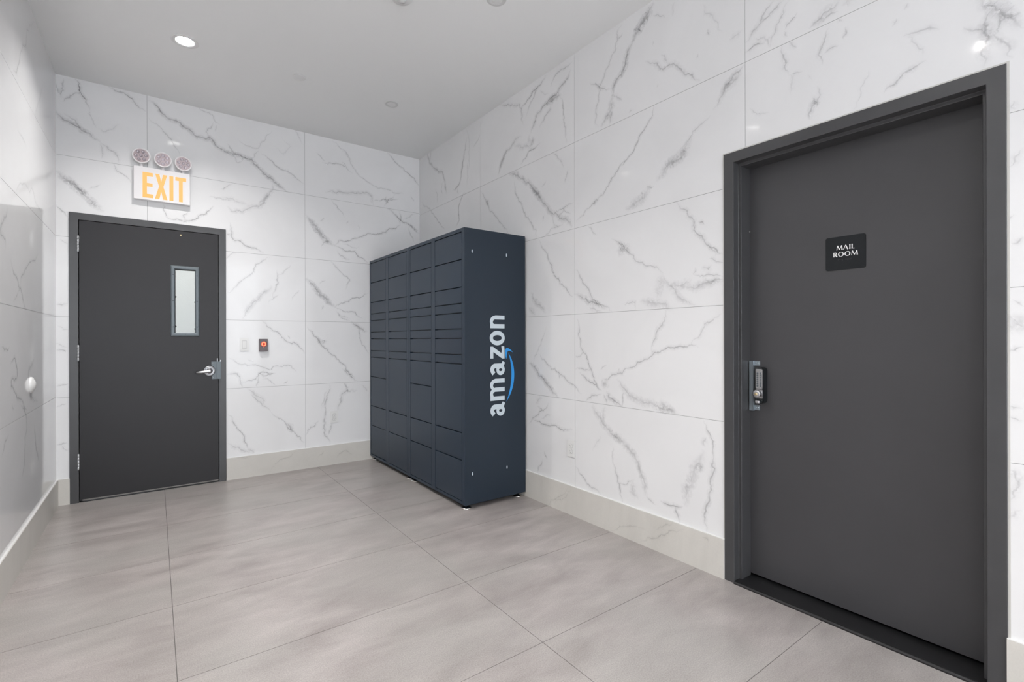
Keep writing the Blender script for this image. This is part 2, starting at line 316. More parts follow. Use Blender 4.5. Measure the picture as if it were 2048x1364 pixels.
# ------------------------------------------------------------------ tiled walls
VEINS = """b 5 .8 -486,3268 -471,3239 -459,3198 -459,3159 -442,3135 -424,3091 -401,3048
b 4 .5 -459,3159 -490,3145 -519,3124 -540,3091 -562,3061
b 3 .35 -401,3048 -400,2999 -383,2944 -364,2909
b 5 .4 -554,3242 -562,3196 -558,3149 -569,3093 -587,3092
b 5 .35 -593,3196 -587,3150 -576,3115
b 8 .7 -602,2997 -590,2962 -562,2936 -526,2916 -483,2894 -446,2869 -409,2858 -364,2825 -341,2805
b 7 .4 -555,2976 -512,2949 -476,2915 -454,2886 -416,2886
b 5 .35 -341,2805 -334,2747 -338,2676
b 6 .4 -341,2810 -295,2776 -256,2745 -233,2709 -229,2659
b 5 .25 -364,2909 -318,2891 -272,2923 -220,2981
b 4 .5 -268,2670 -253,2633 -217,2589 -177,2561 -153,2520
b 5 .7 -292,3269 -279,3248 -247,3237 -208,3239 -168,3220 -136,3184 -99,3147 -54,3124
b 3 .45 -41,3080 14,3042 65,2987 117,2941 139,2887 174,2815
b 8 .8 -41,3226 -3,3211 35,3164 74,3122 117,3101 170,3094 215,3062 269,3027 324,3008 357,2999 390,3024 428,2988 476,2943 525,2921 584,2905
b 3 .45 274,3268 325,3244 381,3238 419,3198 476,3151
b 3 .4 419,3164 400,3104 366,3062 380,3016
b 3 .3 447,3149 433,3079
b 3 .4 525,3000 564,2941 594,2908
b 9 .85 498,2924 567,2917 647,2906 719,2893 771,2840 823,2786 877,2761 920,2722 975,2684 1025,2659
b 3 .35 719,2905 740,2956 782,2989
b 4 .5 792,2973 845,2950 910,2887 987,2855 1054,2838 1110,2794 1168,2766
b 3 .3 567,2923 607,2846 657,2891
b 3 .3 607,3065 688,3015 771,3011 824,3094 889,3216
b 3 .2 910,3067 987,3001 1054,3101 965,3164
b 3 .35 1094,3269 1123,3202 1169,3140
b 3 .6 468,2581 507,2605 566,2642
b 8 .5 526,2444 556,2403 646,2411 697,2448 780,2479 823,2539 866,2617 893,2669 888,2716
b 7 .35 478,2515 586,2499 656,2488 697,2471
b 8 .35 770,2495 823,2562 855,2627
b 5 .65 72,2286 98,2264 159,2272 195,2261 249,2274 304,2304 360,2346 389,2389 427,2428
b 3 .6 63,2381 76,2308 98,2264
b 4 .5 231,2353 195,2305 213,2269
b 4 .35 379,2498 436,2497 494,2495 563,2495
b 12 .8 -602,2531 -570,2504 -534,2468 -498,2436 -462,2403 -425,2361 -403,2340 -365,2301 -319,2259
b 7 .5 -513,2472 -469,2421 -425,2380
b 4 .5 -602,2273 -570,2239 -531,2192
b 3 .4 -410,2427 -365,2450 -338,2475
b 3 .3 -578,2017 -528,1980
b 6 .45 -600,1521 -572,1518 -533,1527
b 6 .65 541,2299 553,2244 555,2176 575,2144 635,2134 707,2096 769,2080 816,2061
b 4 .6 516,2182 550,2198
b 5 .4 595,2038 545,2010 515,1968
b 4 .45 875,2026 811,1984 753,1944 732,1872 675,1821 624,1772 584,1723 554,1682 520,1674
b 4 .5 929,1912 935,1840 918,1732 891,1647
b 3 .35 1052,1970 984,1892 935,1852
b 9 .5 880,1759 842,1704 779,1642 726,1581 675,1509 639,1434
b 3 .35 951,1674 896,1635 853,1586
b 2 .25 1142,1751 1085,1681 1051,1618
b 3 .4 1281,3095 1323,3061 1377,3023
b 4 .55 1335,3007 1408,3016 1495,3022 1584,2996 1649,2950
b 3 .4 1533,3056 1584,3015
b 4 .4 1534,3172 1610,3098 1662,3005 1755,2925 1822,2885 1904,2853 1988,2855 2074,2836 2206,2845
b 3 .4 1439,3248 1508,3194 1585,3147 1636,3073
b 5 .7 2018,3262 2089,3189 2162,3135 2214,3097 2266,3073 2342,3010 2396,2950
b 8 .5 1370,2706 1432,2735 1520,2745 1584,2743 1688,2761 1781,2784 1835,2761 1842,2695 1863,2658
b 3 .6 1849,2709 1932,2723 2002,2742 2059,2751 2154,2777
b 4 .5 2002,2789 1988,2733 2031,2712
b 4 .5 1974,2662 2002,2708 2103,2820
b 3 .4 2281,2837 2326,2775
b 4 .45 1419,2651 1469,2608 1532,2541 1564,2488
b 3 .4 1609,2468 1576,2425
b 3 .4 1370,2459 1309,2419
b 3 .3 1694,2434 1720,2379
b 12 .85 1185,2463 1214,2424 1261,2375 1297,2330 1333,2272 1381,2240 1431,2207 1462,2196
b 5 .65 1462,2196 1493,2227 1500,2251 1550,2240 1621,2262 1693,2296 1780,2340 1876,2359 1945,2374 2001,2415 2102,2449 2161,2498
b 5 .6 1462,2196 1518,2172 1608,2156 1660,2155 1699,2107 1766,2074 1813,2051
b 6 .4 1480,2149 1518,2102 1595,2071 1621,2053
b 4 .35 1406,2236 1357,2212 1333,2159
b 2 .35 1531,2219 1621,2203 1713,2207
b 6 .75 2002,2660 2074,2623 2131,2577 2175,2542 2235,2529 2325,2478 2394,2431
b 5 .5 2154,2649 2168,2569 2161,2498
b 3 .4 2341,2643 2250,2594 2190,2558
b 3 .5 2250,2482 2279,2416 2332,2317
b 4 .4 2265,2512 2386,2458
b 12 .85 1183,1852 1236,1800 1283,1741 1331,1687 1392,1627 1460,1573
b 4 .6 1460,1573 1504,1606 1594,1636 1659,1678 1725,1688 1806,1732
b 4 .6 1460,1573 1529,1550 1632,1537 1665,1528 1698,1490 1751,1478
b 4 .45 1418,2041 1480,1970 1549,1905 1607,1864 1581,1810 1568,1758
b 3 .4 1368,1841 1308,1799
b 4 .4 1343,1594 1331,1543
b 4 .35 1491,1523 1529,1485 1619,1462
b 5 .6 794,1425 842,1373 895,1332 950,1297 977,1267 1005,1236 1072,1224 1118,1187 1170,1113
b 3 .5 1016,1291 1039,1254
b 3 .5 523,1092 573,1068 623,1032 684,1012 746,1022 819,990 873,970 927,1004 993,1011 1049,1000 1083,962 1106,937
b 4 .3 684,1076 730,1040
b 6 .6 513,928 553,947 592,947 617,912 622,860 642,818
b 4 .6 627,865 683,879 745,888 766,916 798,950 873,935 916,939
b 4 .5 740,818 766,858 777,904
b 3 .45 798,885 873,864 921,813
b 5 .5 777,939 809,914 851,924 905,933
b 2 .5 1021,862 976,834
b 5 .55 1194,1378 1247,1329 1270,1279 1306,1235 1330,1191 1391,1140 1478,1055 1528,1009 1579,930 1631,862 1696,813
b 9 .5 1294,1291 1318,1229 1361,1241 1342,1178
b 7 .4 1534,957 1579,904 1657,861
b 8 .6 1613,1435 1671,1397 1737,1358 1798,1333
b 4 .5 1671,1397 1711,1306 1724,1227 1764,1173 1811,1093
b 4 .4 1466,1547 1517,1472 1580,1447 1632,1436
b 8 .45 673,811 714,779 766,729 819,684 819,643
b 5 .45 704,757 755,695 808,638 872,573
b 4 .5 872,573 937,514 1003,459 1048,394 1093,340 1139,273 1168,248
b 10 .6 1014,458 1048,382 1065,367
b 4 .6 522,588 557,551 591,468 641,399 651,334 677,268 697,236
b 8 .45 522,328 581,286 641,249 692,214
b 8 .4 692,260 733,208
b 6 .5 1403,804 1396,722 1378,660 1365,560 1353,460 1352,372 1377,281 1413,207
b 5 .5 1304,453 1256,395 1209,376 1188,322
b 5 .6 1540,809 1579,761 1591,722
b 8 .55 1683,726 1591,722 1534,706 1515,650 1489,575 1489,536
b 6 .5 1432,414 1414,353 1395,298
b 3 .3 1378,761 1353,662 1329,563
b 6 .3 1723,779 1803,708
b 3 .35 -601,1234 -572,1215 -537,1190
b 4 .6 -601,1177 -565,1176 -537,1163
b 4 .5 -601,904 -566,911 -530,919
b 2 .35 -609,742 -573,758 -538,769
b 3 .5 -602,463 -567,464 -535,466
b 4 .3 -574,450 -531,406
b 3 .3 -593,1359 -558,1335 -526,1326
B 3 .3 869,37 912,90 1000,130 1102,182
B 4 .35 1472,61 1497,102 1560,125 1625,71
B 3 .3 1288,100 1349,148
B 4 .25 589,196 660,180 701,191
r 4 .5 4933,2772 4871,2709 4749,2661 4631,2555 4518,2459 4395,2364
r 8 .6 4806,3309 4776,3217 4701,3126 4600,3043 4487,2985 4433,2931 4392,2842 4379,2761 4366,2720
r 5 .4 4715,3280 4716,3171
r 4 .4 4447,2869 4474,2811 4447,2739
r 6 .5 3966,3166 3990,3066 4026,2980 4062,2852
r 6 .6 4026,2978 4074,2858 4111,2757 4173,2735 4249,2735
r 4 .45 4148,2723 4124,2661
r 3 .3 3944,2962 3956,2801 3968,2684
r 4 .3 3989,3253 3943,3183 3920,3091 3932,3011 3944,2820
r 4 .4 4615,2833 4572,2776 4559,2673
r 5 .55 3980,2644 4063,2622 4112,2559 4125,2476 4113,2411 4175,2361 4187,2345
r 3 .5 3736,3124 3797,3063 3864,3026
r 6 .5 3420,3255 3318,3210 3211,3174 3141,3157 3116,3106 3117,3024 3092,2974
r 6 .7 2808,3247 2852,3219 2914,3196 2977,3192 3009,3155 3116,3106
r 4 .5 2945,3229 2929,3173 2977,3123 3025,3071 3058,3013
r 5 .55 2519,3215 2569,3206 2637,3214 2678,3209 2735,3168 2757,3130
r 8 .75 2530,3171 2556,3137 2596,3100 2665,3073 2735,3055 2779,3044 2853,3015 2915,2990 2938,2949 2978,2904 2994,2870
r 10 .8 2637,3034 2707,3034 2772,3032 2808,3027
r 4 .5 2651,3016 2624,2973 2617,2897 2611,2821 2591,2768 2578,2650
r 6 .5 2765,3000 2750,2966 2794,2954 2839,2913 2892,2874
r 3 .3 2891,3162 2779,3092
r 10 .4 2994,2870 3026,2820 2962,2809 2978,2775 3126,2802 3212,2829
r 8 .5 3109,2883 3177,2891 3229,2866 3301,2836 3356,2811 3403,2760 3423,2679
r 4 .7 2877,2761 2931,2740 2978,2735 3043,2715 3093,2689 3130,2659
r 9 .45 3319,2841 3356,2799 3413,2729 3452,2658
r 13 .9 1821,3247 1849,3221 1886,3188 1925,3154 1954,3130 1983,3090
r 9 .85 1973,3101 2014,3057 2034,3019 2044,2968 2076,2926 2118,2904 2145,2866 2150,2819
r 10 .6 2150,2835 2161,2774 2167,2727 2206,2708 2251,2653
r 8 .45 2162,2725 2173,2646
r 5 .35 2064,3242 2101,3229 2106,3175 2122,3110 2160,3070 2205,3016 2227,2967 2261,2931 2273,2869 2297,2776 2303,2701 2274,2653
r 4 .35 2059,3184 2101,3156
r 5 .45 2355,2992 2273,2936 2216,2896 2161,2873
r 6 .4 2150,2815 2087,2781 2066,2761
r 6 .5 1887,2927 1841,2895 1804,2874 1778,2828 1751,2817 1717,2827 1691,2822 1658,2785 1617,2732 1569,2700 1538,2662 1515,2649
r 5 .35 1773,2912 1742,2868 1730,2840
r 3 .5 1831,3173 1786,3145 1742,3114
r 3 .4 1831,3022 1836,2994
r 5 .5 1477,2908 1462,2870
r 3 .4 1534,2806 1542,2775
r 3 .4 1791,2749 1805,2732
r 4 .5 1985,2666 2015,2661
r 3 .3 1682,3169 1690,3119 1699,3095
r 5 .25 1507,3060 1492,2997 1419,2911 1391,2850
r 4 .55 1828,2636 1832,2577 1870,2545 1903,2511 1936,2468 1976,2411 2046,2369 2114,2316
r 4 .5 2031,2379 2120,2316 2174,2265 2219,2218 2276,2181 2334,2160 2395,2130 2444,2097 2489,2079
r 8 .3 2276,2181 2334,2160
r 6 .35 1351,2588 1377,2566 1388,2525 1413,2488 1449,2462
r 4 .4 1460,2439 1486,2421 1531,2403 1570,2375 1610,2339 1634,2322
r 12 .4 1570,2354 1610,2325 1610,2296 1659,2262 1718,2250 1753,2216
r 12 .45 1610,2295 1651,2265 1701,2266 1736,2246 1762,2210 1811,2182
r 4 .4 1825,2152 1880,2169
r 13 .5 1843,2156 1890,2122 1938,2095 1987,2075 2047,2068
r 9 .7 3302,2644 3231,2613 3127,2554 3060,2496 2980,2445 2917,2380 2856,2307 2797,2245 2739,2190 2668,2152 2587,2107 2547,2090 2530,2038
r 12 .7 2996,2459 2933,2383 2871,2310
r 5 .5 3213,2556 3205,2471 3153,2375 3094,2280 3013,2192 2934,2098 2918,2036
r 5 .5 2903,2018 2873,1970 2813,1912 2791,1851 2747,1789 2684,1697 2615,1626 2536,1555 2516,1541
r 5 .45 3726,2594 3642,2499 3611,2447 3571,2382 3444,2278 3368,2209 3286,2130
r 10 .6 3632,2497 3601,2433
r 4 .5 2730,2641 2681,2584 2639,2543 2612,2489
r 4 .35 2565,2467 2585,2427 2602,2372
r 3 .45 2811,2450 2871,2412
r 4 .55 2696,2185 2627,2194 2573,2209 2514,2208
r 3 .4 2682,2164 2613,2186 2534,2137
r 4 .35 2872,2028 2754,2074 2669,2077 2600,2101
r 3 .4 2834,2195 2842,2149
r 3 .35 2739,2185 2718,2096 2669,2068
r 3 .4 2371,2025 2323,1969 2276,1944
r 5 .45 2164,1900 2111,1874 2058,1834 2028,1797 1978,1758 1948,1723 1882,1688 1835,1682 1790,1654 1759,1628
r 12 .5 2100,1873 2079,1805 2028,1821 2008,1778
r 6 .5 1668,2029 1644,1984 1595,1938 1560,1903 1564,1869 1541,1826 1510,1804 1488,1766 1458,1727 1436,1687
r 4 .6 1533,1891 1499,1863
r 4 .45 1480,1764 1444,1732 1422,1702 1390,1690
r 4 .4 1473,1678 1429,1656 1387,1644
r 3 .45 1565,1600 1496,1589 1422,1585 1387,1571
r 3 .4 1549,1643 1565,1600
r 6 .35 1518,1633 1473,1621 1458,1646
r 14 .3 1759,1628 1773,1581 1791,1523 1809,1487
r 9 .45 1759,1610 1720,1555 1678,1507 1637,1468 1550,1435
r 9 .4 1712,1568 1653,1548 1612,1566 1573,1576
r 10 .5 1645,1548 1596,1533 1534,1534 1473,1546 1387,1548
r 4 .4 1503,1569 1459,1555 1387,1558
r 10 .5 1930,1472 1873,1473 1818,1458 1747,1450 1695,1425
r 5 .35 2060,1473 2029,1475 1969,1475 1969,1428
r 8 .7 2510,1571 2459,1550 2397,1528 2360,1495 2325,1501 2266,1477 2210,1452
r 5 .45 2496,1740 2446,1673 2372,1596 2348,1542 2313,1513 2290,1486 2155,1429
r 6 .35 2361,1465 2325,1454 2244,1433
r 10 .5 2999,1619 2967,1567 2905,1514 2815,1441
r 9 .4 3032,1501 2936,1437
r 5 .5 2478,1391 2460,1319 2447,1248 2423,1169 2386,1117 2344,1050 2309,966 2280,925 2246,903
r 3 .4 2498,1132 2416,1152
r 4 .45 2499,1038 2435,1045 2362,1036 2344,1045
r 5 .6 2454,1018 2386,969 2315,940 2246,907
r 8 .75 2206,906 2179,867 2125,843 2072,817
r 4 .4 2056,911 2067,821
r 5 .55 2245,970 2189,986 2124,1023 2071,1030 2010,1069 1950,1103 1902,1124 1855,1141 1828,1164 1783,1173 1739,1192 1679,1200 1613,1204 1581,1215 1535,1202
r 5 .35 1581,1219 1535,1254 1512,1295 1496,1329 1467,1338 1437,1361 1398,1383
r 6 .45 1742,1416 1756,1351 1800,1307 1814,1255 1846,1202 1837,1168
r 10 .45 2114,995 2082,957 2031,913 1971,887 1922,872 1856,864 1802,851 1766,840 1697,833 1647,817
r 12 .35 1792,885 1740,850 1680,831
r 14 .35 2245,936 2212,964 2223,921
r 5 .45 2229,887 2207,823
r 4 .45 2399,815 2339,869 2246,886
r 2 .4 2257,1041 2200,1077
r 3 .4 2108,1044 2092,1065
r 9 .8 3034,1062 2969,1040 2907,974 2831,930 2758,878 2701,840 2666,816
r 3 .3 2977,1050 2953,1110 2906,1170 2860,1249 2815,1345
r 5 .45 2906,1141 2816,1075 2758,1025 2673,1006 2618,981 2538,932 2506,921 2430,869
r 3 .45 2673,1006 2659,956
r 4 .5 3035,583 2979,631 2924,658 2847,706 2803,731 2788,771
r 5 .65 2979,621 2893,613 2803,601 2702,611 2619,590 2526,608
r 8 .3 2939,745 2862,802
r 4 .3 2924,727 2847,701
r 3 .3 2878,625 2818,671 2745,685
r 10 .5 2333,809 2310,760 2258,716 2235,681 2190,658 2147,624 2094,600 2032,570 1982,540 1962,504 1943,461 1924,396
r 8 .35 2223,812 2235,744 2235,694
r 14 .3 2147,615 2073,595
r 5 .2 2247,608 2293,558 2340,490
r 3 .4 2147,550 2158,490 2153,442
r 5 .55 2153,456 2126,388 2095,322 2090,266 2069,211
r 3 .45 2095,326 2043,334 1992,370
r 10 .5 1952,481 1904,390 1895,331 1895,300
r 10 .35 1982,380 1992,299 1943,265
r 4 .35 1886,303 1840,277 1817,260
r 6 .6 1785,293 1733,291 1682,294 1632,308
r 6 .6 1686,289 1665,245 1649,210
r 13 .45 1624,313 1616,380 1584,444 1568,504 1544,558 1521,604 1502,649
r 9 .4 1529,575 1521,521
r 8 .4 1491,721 1498,665
r 6 .55 1447,659 1450,604 1443,552 1465,493 1473,416 1484,359 1499,313 1499,266 1488,207
r 4 .5 1505,808 1487,762 1461,726 1446,681 1450,619
r 5 .5 2501,355 2451,308 2389,260 2335,239 2282,234 2259,206
r 3 .5 2841,395 2804,339
r 4 .5 2856,329 2902,266 2926,207
R 4 .25 2805,-9 2662,96 2567,184
R 4 .25 2718,25 2580,126 2527,185
R 4 .25 2170,1 2085,60 1983,92 1886,99
R 4 .3 1915,20 1867,59 1794,83 1724,128 1616,191
R 4 .25 1812,122 1741,174 1690,197
R 5 .3 1507,177 1484,184 1470,162
r 10 .45 1406,2519 1381,2547 1341,2561 1286,2583
r 7 .6 1278,2624 1302,2604 1333,2588 1357,2568 1390,2543
r 7 .25 1356,2790 1317,2793 1286,2807
r 5 .55 1271,2680 1241,2688 1204,2692 1175,2685
r 6 .5 1271,2732 1233,2765 1203,2786 1175,2829 1146,2856 1125,2866
r 5 .5 1203,2786 1153,2803 1112,2830 1085,2843
r 4 .35 1147,2650 1126,2710 1105,2749 1085,2780 1061,2830
r 4 .5 1082,2702 1052,2728 1023,2750
r 5 .3 1226,2732 1175,2714 1147,2650
r 8 .65 975,2651 945,2665 915,2688 880,2695 851,2712
r 12 .4 834,2677 812,2690
r 4 .4 921,2652 891,2669 857,2663
r 4 .3 1085,2697 1065,2659
r 5 .45 894,2612 906,2585 912,2562 921,2540 924,2489 921,2461
r 4 .4 863,2638 840,2610
r 4 .35 832,2586 829,2553 840,2533
r 3 .35 857,2516 898,2516 915,2511
r 5 .5 1092,2630 1085,2578 1079,2526 1065,2485
r 4 .4 1065,2634 1026,2591
r 3 .35 1001,2470 1020,2472 1052,2480
r 5 .2 1065,2485 1052,2417 1049,2382
r 7 .6 970,2329 958,2331 949,2307 964,2300 973,2270 976,2238
r 4 .3 939,2377 928,2332 946,2280
r 3 .3 1249,2396 1227,2369 1197,2347 1155,2338
r 4 .2 982,2442 964,2414
r 6 .5 615,2567 627,2544
r 5 .4 651,2528 668,2501
r 5 .35 634,2442 597,2438 565,2436 521,2411
r 3 .25 616,2433 588,2385 570,2336
r 5 .5 561,2314 583,2313 620,2298 642,2287 659,2270 688,2259 696,2241
r 3 .2 744,2368 765,2316 786,2250 805,2213
r 5 .4 455,2390 427,2362 399,2335
r 7 .65 376,2418 391,2394 399,2372 397,2339 388,2319 395,2296 405,2269 401,2214
r 6 .45 388,2319 373,2319 354,2286 336,2262 327,2214
r 9 .65 422,2470 399,2441 380,2420 354,2390 332,2363 318,2334 301,2305
r 4 .4 354,2382 361,2347 365,2318
r 3 .4 372,2395 350,2378 332,2357
r 9 .5 384,2446 376,2423
r 6 .4 327,2068 322,2035
r 4 .45 304,1897 322,1872 340,1841
r 3 .4 340,1657 326,1677
r 4 .5 302,1593 321,1576 333,1576
r 3 .4 330,1383 302,1355
r 14 .3 302,1335 323,1300 338,1265
r 4 .5 303,1219 323,1213 341,1203
r 3 .5 342,1015 327,1009 306,1007
r 3 .5 342,977 324,971 306,966
r 6 .4 338,794 324,787 319,753
r 4 .35 303,781 320,727 333,682
r 4 .3 306,659 324,644 342,618
l 6 .45 4178,3251 4081,3150 3972,3063 3953,2972 3852,2923 3786,2827 3770,2778 3708,2701 3620,2659
l 4 .3 3936,2964 3953,2935
l 5 .3 4493,2990 4401,2867 4272,2725 4230,2645 4355,2642
l 4 .35 3720,2389 3862,2395 3963,2377
l 6 .3 3671,2065 3859,2138 4145,2169 4203,2120 4436,2106
l 7 .5 3503,1933 3463,1873 3375,1824 3362,1778 3449,1756 3448,1693
l 6 .6 3554,1669 3666,1596 3756,1542 3851,1479 3935,1433
l 5 .5 3787,1531 3804,1603 3955,1678 4139,1739 4301,1801
l 4 .3 3787,1531 3607,1449
l 4 .5 3369,1219 3431,1202 3535,1220
l 6 .6 3548,1132 3632,1155 3705,1085 3690,1044 3575,1045 3561,1013 3659,965 3781,926 3877,873 3963,834
l 8 .4 4171,1139 4001,1077 3982,1026 4054,915 4289,852
l 5 .4 3573,913 3629,884
l 5 .5 3780,884 3877,859 3945,792 3944,741 3892,697 3874,556 3807,477
l 5 .4 3517,771 3413,724 3352,680
l 6 .5 4166,747 4204,608 4284,497 4326,448"""
def rects_minus(r, holes):
    rs = [r]
    for hx0, hx1, hy0, hy1 in holes:
        out = []
        for x0, x1, y0, y1 in rs:
            if hx1 <= x0 or hx0 >= x1 or hy1 <= y0 or hy0 >= y1: out.append((x0, x1, y0, y1)); continue
            if x0 < hx0: out.append((x0, hx0, y0, y1))
            if hx1 < x1: out.append((hx1, x1, y0, y1))
            a, b = max(x0, hx0), min(x1, hx1)
            if y0 < hy0: out.append((a, b, y0, hy0))
            if hy1 < y1: out.append((a, b, hy1, y1))
        rs = out
    return rs
def jitter(pts, rng, depth=3, k=.10):
    for _ in range(depth):
        out = [pts[0]]
        for a, b in zip(pts, pts[1:]):
            dx, dy = b[0]-a[0], b[1]-a[1]; s = math.hypot(dx, dy)
            if s > .006:
                o = max(-.012, min(.012, rng.gauss(0, k*s)))
                out.append(((a[0]+b[0])/2-dy/s*o, (a[1]+b[1])/2+dx/s*o))
            out.append(b)
        pts = out
    return pts
def add_veins(bm, key, fr, mi, scale=1.0):
    """ribbons just proud of the tile face; the vein material fades them into the tile"""
    lay = bm.verts.layers.float_vector.get('vein') or bm.verts.layers.float_vector.new('vein')
    o, u, v, n = fr; k = 0
    rng = random.Random(hash_key(key))
    for ln in VEINS.splitlines():
        t = ln.split()
        if t[0] != key: continue
        w = float(t[1])*.0014*scale; d = float(t[2]); pts = [tuple(int(c)/1000 for c in p.split(',')) for p in t[3:]]
        pts = jitter(pts, rng)
        P = [Vector(p) for p in pts]; L = [0]
        for a, b in zip(P, P[1:]): L.append(L[-1]+(b-a).length)
        hw0 = w*2.3+.008
        prev = None; k += 1; lift = .0004+.000012*k
        for i, p in enumerate(P):
            t0 = P[min(i+1, len(P)-1)]-P[max(i-1, 0)]
            if t0.length < 1e-9: continue
            t0.normalize(); nn = Vector((-t0.y, t0.x))
            s = min(L[i], L[-1]-L[i])/max(.02, min(.09, L[-1]*.3)); s = min(1, s)
            hw = hw0*(.45+.55*s); da = d*(.15+.85*s)
            row = []
            for q in (-1, -.5, 0, .5, 1):
                c = p+nn*hw*q
                vt = bm.verts.new(o+u*c.x+v*c.y+n*lift); vt[lay] = (q, da, max(0, min(1, (float(t[1])-5)/7)))
                row.append(vt)
            if prev:
                for j in range(4):
                    f = bm.faces.new([prev[j], row[j], row[j+1], prev[j+1]]); f.material_index = mi
            prev = row
def hash_key(k): return sum(ord(c)*31 for c in k)+5
def tiled_wall(name, fr, lo, hi, us, zs, holes, veinkey=None, thick=.14, gap=.0022):
    """fr: origin,u,v,n. u range lo..hi, vertical joints us, horizontal joints zs"""
    o, u, v, n = fr; bm = B()
    for x0, x1, y0, y1 in rects_minus((lo, hi, 0, ZC+.1), holes):
        prism(bm, [(x0,y0),(x1,y0),(x1,y1),(x0,y1)], fr, -thick, -.0016, 1)
    U = [lo]+sorted(q for q in us if lo < q < hi)+[hi]; Z = [0]+list(zs)+[ZC]
    for i in range(len(U)-1):
        for j in range(len(Z)-1):
            a = U[i]+(gap/2 if i else 0); b = U[i+1]-(gap/2 if i < len(U)-2 else 0)
            c = Z[j]+(gap/2 if j else 0); d = Z[j+1]-(gap/2 if j < len(Z)-2 else 0)
            for x0, x1, y0, y1 in rects_minus((a, b, c, d), holes):
                prism(bm, [(x0,y0),(x1,y0),(x1,y1),(x0,y1)], fr, -.0016, 0, 0)
    bmesh.ops.recalc_face_normals(bm, faces=bm.faces[:])
    if veinkey: add_veins(bm, veinkey, fr, 2)
    me = bpy.data.meshes.new(name); bm.to_mesh(me); bm.free()
    for m in ('tile', 'grout', 'vein'): me.materials.append(M[m])
    ob = bpy.data.objects.new(name, me); sc.collection.objects.link(ob); struct(ob)
    return ob

ROWS_R = [.817, 1.4243, 2.029, 2.636]; ROWS_B = [.814, 1.428, 2.039, 2.656]; ROWS_L = [.822, 1.43, 2.039, 2.65]
FR_R = (V((XR, 0, 0)), V((0, 1, 0)), V((0, 0, 1)), V((-1, 0, 0)))
FR_B = (V((0, YB, 0)), V((1, 0, 0)), V((0, 0, 1)), V((0, -1, 0)))
FR_L = (V((XL, 0, 0)), V((0, 1, 0)), V((0, 0, 1)), V((1, 0, 0)))
FR_F = (V((0, YF, 0)), V((1, 0, 0)), V((0, 0, 1)), V((0, 1, 0)))
MD = dict(y0=.395, y1=1.331, z=2.151)        # mail room door opening
BD = dict(x0=-.471, x1=.4565, z=2.176)       # exit door opening
tiled_wall('wall_right', FR_R, YF, YB, [3.730, 2.503, 1.272, .047, -1.18, -2.41, -3.63], ROWS_R, [(MD['y0']-.03, MD['y1']+.03, 0, MD['z']+.03)], 'r')
tiled_wall('wall_back', FR_B, XL, XR, [-.047, 1.178], ROWS_B, [(BD['x0']-.03, BD['x1']+.03, 0, BD['z']+.03)], 'b')
tiled_wall('wall_left', FR_L, YF, YB, [2.55, 1.33, .1, -1.1, -2.3, -3.5], ROWS_L, [], 'l')
tiled_wall('wall_front', FR_F, XL, XR, [.6, 1.8], ROWS_B, [(XL+.02, XR-.02, .0, ZC-.02)])  # near-full opening added behind the camera so sky light fills the room
bm = B()
for a in ((XL+.02, XL+.06, 0, ZC-.02), (XR-.06, XR-.02, 0, ZC-.02), (.87, .91, 0, ZC-.02), (XL+.02, XR-.02, 0, .05), (XL+.02, XR-.02, ZC-.06, ZC-.02)):
    box(bm, a[0], a[1], YF-.09, YF-.03, a[2], a[3], bev=.003)
struct(obj('added_daylight_opening', bm, 'frame'))  # unseen glazing frame of the added fill-light opening

# floor
bm = B()
FX = [-1.16, .0645, 1.286, 2.508]; FY = [.922+.6195*k for k in range(-10, 7)]
box(bm, XL-.14, XR+.3, YF-.1, YB+1.5, -.1, -.0014, mi=1)
fx = [XL-.02, .0645, 1.286, XR+.02]; fy = [YF-.02]+[y for y in FY if YF < y < YB]+[YB+.02]
for i in range(3):
    for j in range(len(fy)-1):
        g = .0014
        box(bm, fx[i]+g*(i > 0), fx[i+1]-g*(i < 2), fy[j]+g, fy[j+1]-g, -.0014, 0, mi=0)
struct(obj('floor', bm, ['floor', 'fgrout']))
# ceiling
bm = B()
FCe = (V((0, 0, ZC)), V((1, 0, 0)), V((0, 1, 0)), V((0, 0, 1)))
for a, b_, c, d in rects_minus((XL-.14, XR+.14, YF-.14, YB+.14), [(x-.052, x+.052, y-.052, y+.052) for x, y in LAMP_ON]):
    prism(bm, [(a, c), (b_, c), (b_, d), (a, d)], FCe, 0, .12)
bmesh.ops.remove_doubles(bm, verts=bm.verts[:], dist=1e-5)
struct(obj('ceiling', bm, 'ceiling'))

# baseboards (stone, small square top)
def baseboard(name, fr, segs, h, key=None, t=.0125):
    bm = B()
    for a, b in segs:
        prism(bm, [(a, 0), (b, 0), (b, h), (a, h)], fr, 0, t)
        prism(bm, [(a, h), (b, h), (b, h+.003), (a, h+.003)], fr, 0, t-.002, 1)
    bmesh.ops.recalc_face_normals(bm, faces=bm.faces[:])
    if key:
        o, u, v, n = fr; add_veins(bm, key, (o+n*t, u, v, n), 2)
    me = bpy.data.meshes.new(name); bm.to_mesh(me); bm.free()
    for m in ('base', 'white', 'base_vein'): me.materials.append(M[m])
    ob = bpy.data.objects.new(name, me); sc.collection.objects.link(ob); struct(ob)
baseboard('baseboard_right', FR_R, [(YF+.013, MD['y0']-.0505), (MD['y1']+.0525, YB)], .206, 'R')
baseboard('baseboard_back', FR_B, [(XL, BD['x0']-.0525), (BD['x1']+.055, XR)], .195, 'B')
baseboard('baseboard_left', FR_L, [(YF+.013, YB-.0125)], .195)

